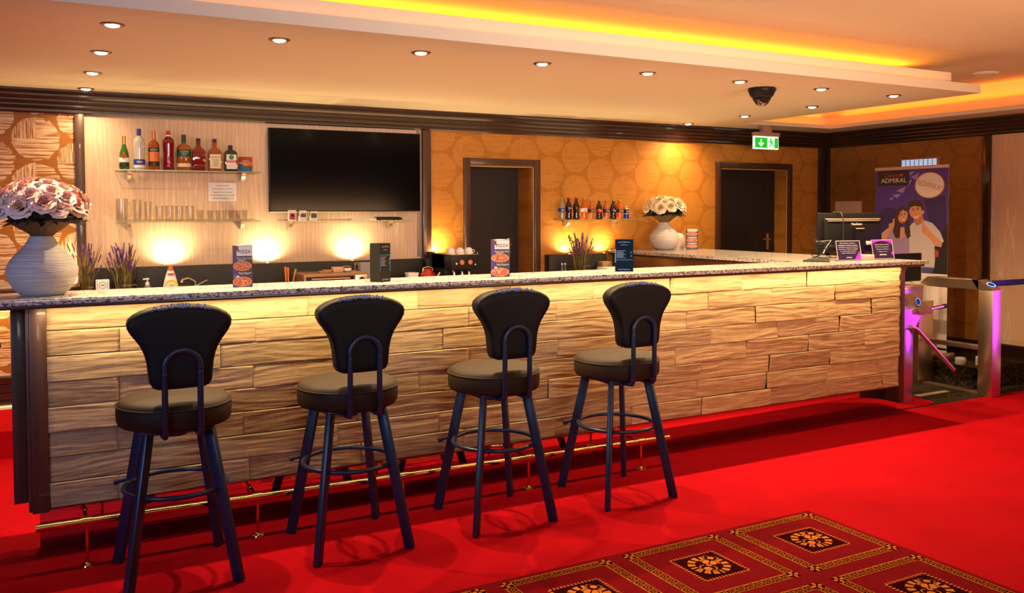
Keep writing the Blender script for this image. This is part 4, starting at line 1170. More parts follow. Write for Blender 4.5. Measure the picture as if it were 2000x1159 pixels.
# ------------------------------------------------------------------ flowers
def rose_mesh(seed, R):
    rnd = random.Random(seed)
    bm = B()
    def petal(az, tilt, w, h, curl, r0, z0):
        nu, nv = 6, 6
        ca, sa = math.cos(az), math.sin(az)
        grid = []
        for j in range(nv + 1):
            v = j / nv; row = []
            for i in range(nu + 1):
                u = i / nu * 2 - 1
                ww = w * (0.35 + 0.65 * math.sin(min(1.0, v * 1.15) * PI / 2)) * (1 - 0.25 * max(0, v - 0.8) / 0.2)
                an = u * ww
                out = r0 + math.sin(tilt) * h * v + curl * max(0, v - 0.55) ** 2 * h * 2.2
                zz = z0 + math.cos(tilt) * h * v - curl * max(0, v - 0.6) ** 2 * h * 1.6 - 0.12 * h * u * u * v
                x = out * math.cos(an) * 1.0; y = out * math.sin(an)
                y += math.copysign(abs(u) ** 1.2, u) * ww * 0.010 * v
                wob = 0.0016 * math.sin(u * 5 + seed + az * 3) * v
                X, Y = x * ca - y * sa, x * sa + y * ca
                row.append(bm.verts.new((X, Y, zz + wob)))
            grid.append(row)
        for j in range(nv):
            for i in range(nu):
                bm.faces.new((grid[j][i], grid[j][i + 1], grid[j + 1][i + 1], grid[j + 1][i]))
    layers = [(3, 0.05, 1.5, 0.80, 0.0, 0.10), (4, 0.16, 1.1, 0.84, 0.10, 0.20), (5, 0.34, 0.90, 0.86, 0.35, 0.30), (6, 0.62, 0.75, 0.86, 0.7, 0.36), (7, 0.95, 0.68, 0.80, 0.9, 0.38)]
    for (n, tilt, w, h, curl, r0) in layers:
        ph = rnd.uniform(0, 6)
        for k in range(n):
            petal(ph + 2 * PI * k / n + rnd.uniform(-.12, .12), tilt + rnd.uniform(-.06, .06), w, h * R * rnd.uniform(0.9, 1.06), curl, r0 * R, -0.25 * R * tilt)
    bmesh.ops.recalc_face_normals(bm, faces=bm.faces[:])
    me = bpy.data.meshes.new('rose'); bm.to_mesh(me); bm.free(); me.shade_smooth()
    return me
def m_petal(name, stops):
    m = mat(name, stops[0][1], 0.6, spec=0.2)
    n = NT(m)
    oi = n.node('ShaderNodeObjectInfo')
    ge = n.sep(n.coords())
    r2 = n.math('SQRT', n.math('ADD', n.math('MULTIPLY', ge[0], ge[0]), n.math('MULTIPLY', ge[1], ge[1])))
    k = n.math('ADD', n.math('MULTIPLY', oi.outputs['Random'], 0.62), n.math('MULTIPLY', n.math('MULTIPLY', r2, 18.0), 0.35))
    n.base(n.ramp(k, stops))
    n.b.inputs['Subsurface Weight'].default_value = 0.0
    return m
PETAL_PINK = m_petal('pink_petals', [(0.0, (0.82, 0.30, 0.24)), (0.35, (0.88, 0.50, 0.42)), (0.65, (0.90, 0.68, 0.58)), (1.0, (0.92, 0.82, 0.70))])
PETAL_CREAM = m_petal('cream_petals', [(0.0, (0.78, 0.42, 0.22)), (0.35, (0.82, 0.62, 0.38)), (1.0, (0.86, 0.76, 0.52))])
LEAF = mat('dark_leaf', (0.012, 0.018, 0.010), 0.6)
MOSS = mat('brown_moss_wrap', (0.11, 0.060, 0.014), 0.9)
n_ = NT(MOSS); f_ = n_.noise(n_.coords(), 110, 3, 0.7); n_.base(n_.ramp(f_, [(0.3, (0.035, 0.018, 0.005)), (0.7, (0.22, 0.13, 0.035))])); n_.bump(f_, 0.9, 0.006)
def m_ribbed():
    m = mat('ribbed_ceramic', (0.62, 0.58, 0.56), 0.5)
    n = NT(m); v = n.coords(); s = n.sep(v)
    w = n.math('SINE', n.math('MULTIPLY', s[2], 900.0))
    k = n.math('ADD', n.math('MULTIPLY', w, 0.5), n.noise(n.mapv(v, (3, 3, 160)), 1.0, 2))
    n.base(n.ramp(k, [(0.0, (0.22, 0.20, 0.20)), (0.35, (0.58, 0.55, 0.53)), (1.0, (0.72, 0.68, 0.66))])); n.bump(k, 0.5, 0.003)
    return m
RIBBED = m_ribbed()
def vase(loc_, s, lv):
    t = thing('ceramic_vase', lv, 'vase', loc_)
    prof = [(0, 0), (0.078, 0), (0.088, 0.004), (0.112, 0.026), (0.134, 0.060), (0.145, 0.095), (0.146, 0.118), (0.136, 0.148), (0.112, 0.182), (0.082, 0.212), (0.063, 0.236), (0.053, 0.256), (0.049, 0.266), (0.045, 0.266), (0.045, 0.20), (0, 0.19)]
    bm = B(); lathe(bm, [(r * s, z * s) for r, z in prof], seg=56); obj('body', bm, RIBBED, t, 50)
    return t
def bouquet(loc_, s, n, petal, label, seed, sqz=1.0):
    rnd = random.Random(seed)
    t = thing('rose_bouquet', label, 'bouquet', loc_)
    bm = B()
    lathe(bm, [(0.035, -0.05), (0.040, 0.0), (0.056, 0.018), (0.085, 0.038), (0.112, 0.056), (0.128, 0.066), (0.120, 0.074), (0.09, 0.062), (0.04, 0.03), (0, 0.02)], seg=40)
    for v in bm.verts:
        k = mnoise.noise(v.co * 14 + Vector((seed, 0, 0))); r = math.hypot(v.co.x, v.co.y)
        if r > 0.05: v.co *= 1 + 0.12 * k; v.co.z += 0.008 * mnoise.noise(v.co * 30)
        v.co *= s
    wrap = obj('moss_wrap', bm, MOSS, t, 60)
    # fringe of leaves
    bm = B()
    for k in range(150):
        a = rnd.uniform(0, 2 * PI); e = rnd.uniform(-0.15, 0.6)
        L = rnd.uniform(0.10, 0.185) * s; w = rnd.uniform(0.010, 0.02) * s
        d = Vector((math.cos(a) * math.cos(e), math.sin(a) * math.cos(e), math.sin(e)))
        p0 = Vector((0.03 * math.cos(a) * s, 0.03 * math.sin(a) * s, 0.085 * s)); sd = Vector((-math.sin(a), math.cos(a), rnd.uniform(-.5, .5))).normalized()
        p1 = p0 + d * L * 0.6; p2 = p0 + d * L + Vector((0, 0, -0.02 * s))
        try:
            bm.faces.new([bm.verts.new(q) for q in (p0, p1 + sd * w, p2, p1 - sd * w)])
        except ValueError: pass
    ellipsoid(bm, (0, 0, 0.105 * s), 0.140 * s, 0.140 * s, 0.060 * s)
    lf = obj('foliage', bm, LEAF, t, 60)
    meshes = [rose_mesh(seed + q, 0.046 * s) for q in range(4)]
    for m in meshes: m.materials.append(petal)
    # roses over a dome
    for k in range(n):
        fz = 1 - (k + 0.5) / n * 0.98
        el = math.asin(min(1, fz)); a = k * 2.39996 + 0.4
        R = Vector((0.186, 0.186, 0.130 * sqz)) * s * rnd.uniform(0.94, 1.04)
        el = max(el, 0.10)
        p = Vector((R.x * math.cos(el) * math.cos(a), R.y * math.cos(el) * math.sin(a), 0.128 * s + R.z * math.sin(el)))
        d = Vector((math.cos(el) * math.cos(a), math.cos(el) * math.sin(a), math.sin(el) + 0.25))
        o = bpy.data.objects.new('rose', meshes[k % 4]); COL.objects.link(o); o.parent = t
        o.location = p - d.normalized() * 0.026 * s
        o.rotation_euler = (d.to_track_quat('Z', 'Y') @ __import__('mathutils').Quaternion((0, 0, 1), rnd.uniform(0, 6))).to_euler()
        sc = rnd.uniform(0.88, 1.12); o.scale = (sc, sc, sc)
    return t
vase((0.028, 4.478, 1.18), 1.0, 'large ribbed white vase at the near corner of the bar')
bouquet((0.028, 4.478, 1.18 + 0.262), 1.0, 40, PETAL_PINK, 'full bouquet of pink and cream roses in the large near vase', 11)
vase((5.40, 6.83, 1.18), 1.0, 'ribbed white vase on the return by the gold wall')
bouquet((5.40, 6.83, 1.18 + 0.262), 1.10, 28, PETAL_CREAM, 'bouquet of cream roses in the far vase by the wall', 23, 0.82)

# lavender in glass pots
PEB = mat('red_glass_pebbles', (0.10, 0.008, 0.018), 0.25)
STEM = mat('dry_green_stem', (0.10, 0.10, 0.02), 0.7); LAV = mat('lavender_flower', (0.13, 0.05, 0.24), 0.8); STRAW = mat('straw_stem', (0.32, 0.19, 0.04), 0.7)
def lavender(x, y, w, seed, label, h=0.33):
    rnd = random.Random(seed)
    t = thing('potted_lavender', label, 'potted plant', (x, y, ZW))
    bm = B()
    lathe(bm, [(0, 0), (w * 0.96, 0), (w, 0.004), (w, 0.19), (w - 0.003, 0.19), (w - 0.003, 0.012), (0, 0.012)], seg=32, sq=0.75, a0=PI / 4)
    obj('glass_pot', bm, GLASS, t, 40)
    bm = B()
    for k in range(260):
        q = w * 0.86
        cx, cy = rnd.uniform(-q, q), rnd.uniform(-q, q); cz = rnd.uniform(0.02, 0.125)
        ellipsoid(bm, (cx, cy, cz), rnd.uniform(.008, .013), rnd.uniform(.008, .013), rnd.uniform(.006, .010), 0, 6, 4)
    ob = obj('red_pebbles', bm, PEB, t, 60); ob['kind'] = 'stuff'
    bm = B()
    for k in range(70):
        a = rnd.uniform(0, 2 * PI); sp = rnd.uniform(0, 1) ** 0.8
        p0 = Vector((rnd.uniform(-1, 1) * w * 0.6, rnd.uniform(-1, 1) * w * 0.6, 0.10))
        top = p0 + Vector((math.cos(a) * sp * 0.105, math.sin(a) * sp * 0.105, rnd.uniform(0.20, 0.36) * h / 0.33))
        mid = (p0 + top) / 2 + Vector((-math.cos(a) * 0.012, -math.sin(a) * 0.012, 0.02))
        tube(bm, [p0, mid, top], [0.0022, 0.002, 0.001], 5, 0 if rnd.random() < 0.75 else 2, cap=False)
        if rnd.random() < 0.62:
            d = (top - mid).normalized()
            for j in range(5):
                c = top - d * j * 0.012
                ellipsoid(bm, c, 0.0055, 0.0055, 0.007, 1, 6, 4)
        else:
            d = (top - mid).normalized(); sd = d.cross(Vector((0, 1, 0))).normalized()
            bm.faces.new([bm.verts.new(q) for q in (mid, mid + d * 0.05 + sd * 0.005, top + d * 0.03, mid + d * 0.05 - sd * 0.005)]).material_index = 2
    obj('lavender_sprigs', bm, [STEM, LAV, STRAW], t, 60)
lavender(0.315, 6.86, 0.052, 1, 'potted lavender half hidden behind the large rose vase')
lavender(0.560, 6.86, 0.080, 2, 'potted lavender beside the white card, before the beige wall')
lavender(4.405, 6.80, 0.078, 3, 'potted lavender on the short back counter by the door', 0.36)

# ------------------------------------------------------------------ things on the back counter
t = thing('card_box', 'small white box with round emblem between two lavender pots', 'box', (0.412, 6.78, ZW))
bm = B(); box(bm, -0.043, 0.043, -0.02, 0.02, 0, 0.208, 0.002); obj('carton', bm, PAPERW, t)
bm = B()
for i in range(24):
    a0, a1 = 2 * PI * i / 24, 2 * PI * (i + 1) / 24
    poly(bm, [(r * math.cos(a), -0.0206, 0.170 + r * math.sin(a)) for r, a in ((0.021, a0), (0.025, a0), (0.025, a1), (0.021, a1))][::-1])
box(bm, -0.013, 0.013, -0.0208, -0.0200, 0.166, 0.174)
obj('round_emblem', bm, mat('grey_ink', (0.15, 0.22, 0.22), 0.6), t, 0)
bm = B(); box(bm, 0.030, 0.036, -0.0206, -0.0198, 0.01, 0.2); box(bm, -0.036, -0.031, -0.0206, -0.0198, 0.01, 0.2); obj('side_stripe', bm, mat('teal_ink', (0.25, 0.45, 0.45), 0.6), t, 0)
t = thing('soap_dispenser', 'clear pump soap bottle behind the bar top', 'soap dispenser', (0.712, 6.85, ZW))
bm = B(); lathe(bm, [(0, 0), (0.030, 0), (0.032, 0.005), (0.032, 0.12), (0.022, 0.145), (0.014, 0.152), (0, 0.152)], seg=24); obj('bottle', bm, mat('clear_soap', (0.30, 0.30, 0.26), 0.1, trans=0.6), t, 50)
bm = B(); lathe(bm, [(0, 0.150), (0.015, 0.150), (0.015, 0.170), (0.006, 0.172), (0.006, 0.190), (0.014, 0.192), (0.014, 0.202), (0, 0.203)], seg=18); box(bm, -0.03, 0.0, -0.006, 0.006, 0.190, 0.200, 0.002); obj('pump', bm, WHITE, t)
t = thing('washing_up_bottle', 'white washing-up liquid bottle with orange cap and yellow label', 'detergent bottle', (0.858, 6.75, ZW))
bm = B(); lathe(bm, [(0, 0), (0.050, 0), (0.054, 0.006), (0.055, 0.10), (0.051, 0.15), (0.040, 0.20), (0.028, 0.24), (0.020, 0.262), (0, 0.262)], seg=28, sy=0.55); obj('bottle', bm, WHITE, t, 50)
bm = B(); lathe(bm, [(0.019, 0.262), (0.019, 0.276), (0.010, 0.284), (0.009, 0.296), (0, 0.298)], seg=18); box(bm, -0.008, 0.016, -0.006, 0.006, 0.284, 0.293, 0.002); obj('cap', bm, mat('orange_cap', (0.70, 0.12, 0.02), 0.4), t)
bm = B()
poly(bm, [(0.043 * math.cos(a), -0.0315, 0.150 + 0.045 * math.sin(a)) for a in [PI * i / 14 for i in range(15)]] + [(-0.043, -0.0315, 0.07), (0.043, -0.0315, 0.07)], 0)
poly(bm, [(0.034 * math.cos(a), -0.0320, 0.142 + 0.036 * math.sin(a)) for a in [PI * i / 14 for i in range(15)]] + [(-0.034, -0.0320, 0.07), (0.034, -0.0320, 0.07)], 1)
obj('paper_label', bm, [mat('yellow_label', (0.75, 0.50, 0.04), 0.5), mat('pale_yellow', (0.80, 0.74, 0.45), 0.5)], t, 0)
bm = B(); text(bm, 'Jar', (0.006, -0.0324, 0.152), (1, 0, 0), (0, 0, 1), 0.040, 0.026, 0, 0.001); box(bm, -0.024, 0.024, -0.0262, -0.0225, 0.228, 0.240, 0.001); obj('lettering', bm, REDL, t, 0)
t = thing('sink_tap', 'chrome swan tap beside the washing-up bottle', 'tap', (1.02, 6.88, ZW))
bm = B(); tube(bm, [(0.03, 0, 0), (0.03, 0, 0.10), (0.02, -0.01, 0.165), (-0.03, -0.03, 0.19), (-0.07, -0.05, 0.18), (-0.078, -0.055, 0.16)], [0.016, 0.014, 0.011, 0.010, 0.010, 0.013], 12); obj('spout', bm, CHROME, t, 60)
bm = B(); tube(bm, [(0.03, 0, 0.12), (0.06, -0.01, 0.145), (0.11, -0.02, 0.17)], [0.009, 0.007, 0.006], 10); obj('lever', bm, CHROME, t, 60)
t = thing('utensil_cup', 'dark cup with orange handled knives beside the oven', 'utensil cup', (1.722, 6.8, ZW))
bm = B(); lathe(bm, [(0, 0), (0.036, 0), (0.040, 0.12), (0.037, 0.12), (0.033, 0.01), (0, 0.01)], seg=24); obj('cup', bm, STEEL, t)
ORH = mat('orange_handle', (0.75, 0.20, 0.02), 0.4)
for (dx, tx, zt, m, nm) in ((-0.012, -0.024, 0.255, ORH, 'knife_handle'), (0.004, -0.004, 0.25, ORH, 'knife_handle'), (0.012, 0.058, 0.235, mat('pale_wood', (0.45, 0.28, 0.12), 0.5), 'wooden_spoon')):
    bm = B(); tube(bm, [(dx, 0, 0.012), ((dx + tx) / 2, 0, zt * 0.55), (tx, 0, zt)], [0.004, 0.006, 0.009], 10); obj(nm, bm, m, t)
# mini oven
t = thing('mini_oven', 'brown mini oven with dark glass door on the back counter', 'oven', (2.045, 6.75, ZW))
bm = B(); box(bm, -0.265, 0.245, -0.17, 0.20, 0.015, 0.205, 0.008)
obj('casing', bm, mat('brown_enamel', (0.24, 0.11, 0.05), 0.35, 0.4), t)
bm = B(); box(bm, -0.245, 0.13, -0.178, -0.168, 0.03, 0.185, 0.004); dr = obj('glass_door', bm, mat('oven_glass', (0.012, 0.014, 0.016), 0.08), t)
bm = B(); tube(bm, [(-0.21, -0.195, 0.168), (0.09, -0.195, 0.168)], 0.006, 10); tube(bm, [(-0.20, -0.177, 0.168), (-0.20, -0.196, 0.168)], 0.005, 8); tube(bm, [(0.08, -0.177, 0.168), (0.08, -0.196, 0.168)], 0.005, 8); obj('handle', bm, STEEL, dr)
bm = B(); box(bm, 0.14, 0.238, -0.176, -0.168, 0.03, 0.19, 0.003); obj('control_panel', bm, STEEL, t)
for z in (0.155, 0.105, 0.06):
    bm = B(); tube(bm, [(0.19, -0.177, z), (0.19, -0.195, z)], 0.018, 20); obj('knob', bm, BLACK, t)
for sx in (-0.24, 0.22):
    for sy in (-0.14, 0.17):
        bm = B(); tube(bm, [(sx, sy, 0), (sx, sy, 0.016)], 0.012, 12); obj('foot', bm, BLACK, t)
ZO = ZW + 0.205
t = thing('folded_cloth', 'small folded brown cloth on the oven', 'cloth', (2.0, 6.75, ZO)); bm = B(); box(bm, -0.05, 0.04, -0.04, 0.04, 0, 0.010, 0.004); box(bm, -0.025, 0.05, -0.035, 0.03, 0.010, 0.020, 0.004); obj('folds', bm, mat('brown_cloth', (0.40, 0.22, 0.10), 0.9), t)
t = thing('small_carton', 'small pink carton on the oven', 'box', (2.095, 6.75, ZO)); bm = B(); box(bm, -0.041, 0.041, -0.03, 0.03, 0, 0.040, 0.003); obj('carton', bm, mat('pink_carton', (0.62, 0.36, 0.24), 0.6), t)
t = thing('tin', 'small round silver tin on the oven', 'tin', (2.175, 6.75, ZO)); bm = B(); lathe(bm, [(0, 0), (0.032, 0), (0.034, 0.003), (0.034, 0.036), (0.036, 0.037), (0.036, 0.045), (0, 0.046)], seg=26); obj('can', bm, CHROME, t); bm = B(); lathe(bm, [(0.0345, 0.008), (0.0345, 0.030)], seg=26); obj('paper_label', bm, WHITEL, t)
t = thing('grey_box', 'grey cardboard box leaning on the splashback beside the oven', 'box', (2.45, 6.95, ZW)); bm = B(); box(bm, -0.11, 0.11, -0.04, 0.04, 0, 0.262, 0.003); obj('carton', bm, mat('grey_board', (0.26, 0.25, 0.26), 0.6), t)
bm = B(); poly(bm, [(-0.03, -0.0412, 0.205), (0.0, -0.0412, 0.170), (0.03, -0.0412, 0.205), (0.0, -0.0412, 0.240)]); obj('black_diamond', bm, INK, t, 0)
t = thing('white_tub', 'white plastic tub between the menu stand and the red kettle', 'tub', (2.725, 6.75, ZW)); bm = B(); lathe(bm, [(0, 0), (0.042, 0), (0.048, 0.16), (0.052, 0.162), (0.052, 0.178), (0, 0.180)], seg=28, sq=0.5, a0=PI / 4); obj('tub', bm, WHITE, t)
t = thing('kettle', 'shiny red kettle beside the coffee machine', 'kettle', (2.868, 6.75, ZW))
bm = B(); lathe(bm, [(0, 0), (0.070, 0), (0.078, 0.01), (0.080, 0.06), (0.074, 0.12), (0.060, 0.165), (0.036, 0.195), (0.02, 0.205), (0, 0.208)], seg=32); obj('body', bm, mat('red_enamel', (0.42, 0.012, 0.008), 0.12, coat=1.0), t, 60)
bm = B(); tube(bm, [(-0.045, 0, 0.185), (-0.04, 0, 0.212), (0, 0, 0.222), (0.04, 0, 0.212), (0.045, 0, 0.185)], 0.006, 10); obj('handle', bm, BRASS, t, 60)
bm = B(); tube(bm, [(0.068, 0, 0.10), (0.10, 0, 0.15), (0.112, 0, 0.17)], [0.016, 0.012, 0.010], 12); obj('spout', bm, CHROME, t, 60)
# coffee machine
t = thing('coffee_machine', 'black coffee machine with upturned cups on top by the door', 'coffee machine', (3.11, 6.74, ZW))
bm = B(); box(bm, -0.12, 0.125, -0.06, 0.20, 0.02, 0.325, 0.008); box(bm, -0.12, 0.125, -0.20, 0.20, 0.20, 0.325, 0.008); box(bm, -0.12, 0.125, -0.20, 0.18, 0.0, 0.04, 0.004); obj('body', bm, BLACK, t)
for x in (-0.03, 0.045):
    bm = B(); tube(bm, [(x, -0.202, 0.262), (x, -0.212, 0.262)], 0.020, 20); obj('gauge', bm, mat('copper_dial', (0.55, 0.20, 0.08), 0.35, 0.4), t)
for x in (-0.085, -0.012, 0.05):
    bm = B(); tube(bm, [(x, -0.15, 0.205), (x, -0.17, 0.18), (x, -0.185, 0.10)], [0.012, 0.010, 0.010], 12); obj('nozzle', bm, CHROME, t, 60)
bm = B(); ellipsoid(bm, (-0.075, -0.203, 0.25), 0.012, 0.006, 0.012); ellipsoid(bm, (0.095, -0.203, 0.24), 0.010, 0.006, 0.010); obj('knob', bm, CHROME, t)
bm = B(); box(bm, -0.125, 0.13, -0.20, 0.20, 0.325, 0.3265, 0.0); tube(bm, [(-0.115, -0.19, 0.325), (-0.115, -0.19, 0.345), (0.12, -0.19, 0.345), (0.12, -0.19, 0.325)], 0.003, 6); obj('cup_tray', bm, STEEL, t)
CUPL = ['first upturned white cup on the coffee machine, at the kettle side', 'second upturned white cup on the coffee machine from the kettle side', 'third upturned white cup on the coffee machine, at the door side']
CUPP = mat('white_china', (0.74, 0.68, 0.66), 0.25)
for k, (dx, dy) in enumerate(((-0.080, -0.10), (0.002, -0.10), (0.082, -0.10))):
    c = thing('coffee_cup', CUPL[k], 'cup', (3.11 + dx, 6.74 + dy, ZW + 0.3265), 0, 'cups on the coffee machine')
    bm = B(); lathe(bm, [(0.036, 0), (0.038, 0.0), (0.037, 0.012), (0.032, 0.034), (0.024, 0.047), (0.019, 0.052), (0.018, 0.049), (0, 0.048)], seg=26); obj('bowl', bm, CUPP, c, 50)
    bm = B(); tube(bm, [(0.030, -0.012, 0.010), (0.044, -0.022, 0.014), (0.044, -0.022, 0.030), (0.028, -0.012, 0.036)], 0.003, 8); obj('handle', bm, CUPP, c, 60)
t = thing('grinder', 'small black coffee grinder beside the coffee machine', 'grinder', (2.995, 6.985, ZW))
bm = B(); box(bm, -0.055, 0.05, -0.042, 0.042, 0, 0.28, 0.008); obj('body', bm, BLACK, t)
bm = B(); lathe(bm, [(0.03, 0.28), (0.041, 0.335), (0, 0.338)], seg=20); obj('hopper', bm, mat('smoked_hopper', (0.03, 0.02, 0.015), 0.1), t)
for k, (x, l) in enumerate(((4.285, 'small glass bottle by the lavender, nearer the door'), (4.318, 'small glass bottle right beside the lavender pot'))):
    c = thing('glass_bottle', l, 'bottle', (x, 6.92, ZW), 0, 'small glass bottles behind the bar')
    bm = B(); lathe(bm, [(0, 0), (0.013, 0), (0.014, 0.005), (0.014, 0.13), (0.007, 0.16), (0.007, 0.19), (0, 0.19)], seg=16); obj('glass_body', bm, mat('pale_green_glass', (0.30, 0.36, 0.30), 0.08, trans=0.6), c, 50)
    bm = B(); lathe(bm, [(0.0085, 0.185), (0.0085, 0.200), (0, 0.201)], seg=12); obj('cap', bm, WHITE, c)
t = thing('white_tray', 'white cardboard tray behind the dark blue menu card', 'tray', (4.61, 6.59, ZW))
bm = B(); box(bm, -0.11, 0.115, -0.08, 0.08, 0, 0.17, 0.003); obj('carton', bm, PAPERW, t)
t = thing('brown_box', 'small brown cardboard box under the far counter end', 'box', (4.80, 6.98, ZW))
bm = B(); box(bm, -0.055, 0.055, -0.05, 0.05, 0, 0.20, 0.002); obj('carton', bm, mat('brown_board', (0.36, 0.22, 0.09), 0.7), t)
t = thing('charging_cord', 'black cord with silver plug hanging below the near counter end', 'cord', (-0.17, 4.64, 1.10))
bm = B(); tube(bm, [(-0.05, 0.0, 0.052), (-0.045, 0.0, 0.0), (-0.03, 0.0, -0.05), (-0.006, 0.0, -0.10), (0.015, 0.0, -0.135)], 0.006, 8); obj('cable', bm, BLACK, t, 60)
bm = B(); tube(bm, [(0.015, 0.0, -0.133), (0.022, 0.0, -0.165)], 0.006, 10); obj('plug', bm, CHROME, t)

# ------------------------------------------------------------------ menu stands on the bar top
PMAT = [mat('menu_plum', (0.035, 0.015, 0.05), 0.3, coat=0.4), mat('menu_white', (0.72, 0.70, 0.74), 0.3), mat('pizza_red', (0.50, 0.09, 0.04), 0.5), mat('pizza_gold', (0.70, 0.36, 0.10), 0.5), mat('menu_purple', (0.06, 0.02, 0.20), 0.4), mat('menu_orange', (0.55, 0.12, 0.02), 0.5), INK, WINK, mat('pizza_cream', (0.75, 0.55, 0.40), 0.5), mat('menu_brown', (0.12, 0.03, 0.02), 0.4)]
def pizza_menu(x, y, rz, w, h, label, three=False, seed=0):
    rnd = random.Random(seed)
    t = thing('pizza_menu', label, 'menu stand', (x, y, 1.18), rz, 'pizza menu stands')
    bm = B()
    # three-sided card: front face towards -Y
    A = (-w / 2, 0.0); Bp = (w / 2, 0.0); Cc = (0.0, w * 0.80)
    tri = [A, Bp, Cc]
    prism(bm, tri, lambda a, b: (a, b, 0), lambda a, b: (a, b, h), 0)
    bmesh.ops.recalc_face_normals(bm, faces=bm.faces[:])
    bm.faces.ensure_lookup_table()
    for f in bm.faces:
        if f.normal.z > 0.9: f.material_index = 1
        elif f.normal.x < -0.5: f.material_index = 5
    obj('card', bm, PMAT, t, 0)
    bm = B()
    def R(x0, x1, z0, z1, mi, o=0.0006): poly(bm, [(x0 * w, -o, z0 * h), (x1 * w, -o, z0 * h), (x1 * w, -o, z1 * h), (x0 * w, -o, z1 * h)], mi)
    def pizza(cx, cz, rx, rz_):
        poly(bm, [(cx * w + rx * w * math.cos(a), -0.0010, cz * h + rz_ * h * math.sin(a)) for a in [2 * PI * i / 24 for i in range(24)]], 3)
        poly(bm, [(cx * w + rx * w * .90 * math.cos(a), -0.0014, cz * h + rz_ * h * .87 * math.sin(a)) for a in [2 * PI * i / 24 for i in range(24)]], 2)
        for k in range(46):
            r = rnd.uniform(0, 0.8); a = rnd.uniform(0, 6.28); px, pz = cx * w + rx * w * r * math.cos(a), cz * h + rz_ * h * r * math.sin(a)
            s = rnd.uniform(0.018, 0.05) * w; ph = rnd.uniform(0, 3)
            poly(bm, [(px + s * math.cos(ph + q), -0.0018 - k * 0.00001, pz + s * 0.6 * math.sin(ph + q)) for q in (0, 1.2, 2.4, 3.6, 4.9)], rnd.choice((8, 3, 9, 8, 3, 5)))
    if not three:
        R(-0.48, -0.30, 0.0, 0.86, 4); R(-0.46, -0.2, 0.86, 0.97, 9, 0.0012); R(-0.30, 0.47, 0.745, 0.985, 1)
        text(bm, 'PIZZA', (0.10 * w, -0.0012, 0.845 * h), (1, 0, 0), (0, 0, 1), 0.62 * w, 0.078 * h, 6)
        text(bm, 'Monte Carlo Salami', (0.09 * w, -0.0012, 0.690 * h), (1, 0, 0), (0, 0, 1), 0.74 * w, 0.042 * h, 7)
        R(-0.25, 0.2, 0.645, 0.652, 7); R(-0.25, 0.1, 0.632, 0.638, 7)
        pizza(-0.01, 0.505, 0.47, 0.115)
        text(bm, 'Pizza Mexicana', (0.12 * w, -0.0012, 0.340 * h), (1, 0, 0), (0, 0, 1), 0.66 * w, 0.042 * h, 7)
        R(-0.15, 0.3, 0.305, 0.311, 7); R(-0.40, -0.18, 0.225, 0.28, 1)
        pizza(-0.02, 0.130, 0.48, 0.118)
    else:
        R(-0.40, 0.46, 0.92, 0.985, 1)
        for z in (0.75, 0.45, 0.16):
            pizza(0.0, z, 0.44, 0.095)
            R(-0.38, 0.4, z + 0.115, z + 0.15, 1)
    obj('printed_front', bm, PMAT, t, 0)
    return t
pizza_menu(0.902, 4.455, -0.10, 0.094, 0.208, 'pizza menu stand near the big vase, before the beige wall', seed=1)
pizza_menu(2.322, 4.415, -0.42, 0.108, 0.212, 'pizza menu stand standing before the dark door', seed=2)
pizza_menu(5.64, 6.70, -0.62, 0.115, 0.20, 'small pizza menu stand beside the far vase on the return', True, 3)
MG = mat('menu_grey', (0.022, 0.020, 0.017), 0.8, spec=0.08); MB2 = mat('menu_navy', (0.003, 0.010, 0.030), 0.9, spec=0.04); CY = mat('cyan_line', (0.02, 0.30, 0.60), 0.4); LG = mat('light_grey_ink', (0.35, 0.35, 0.38), 0.5); LB = mat('light_blue_ink', (0.12, 0.22, 0.45), 0.5)
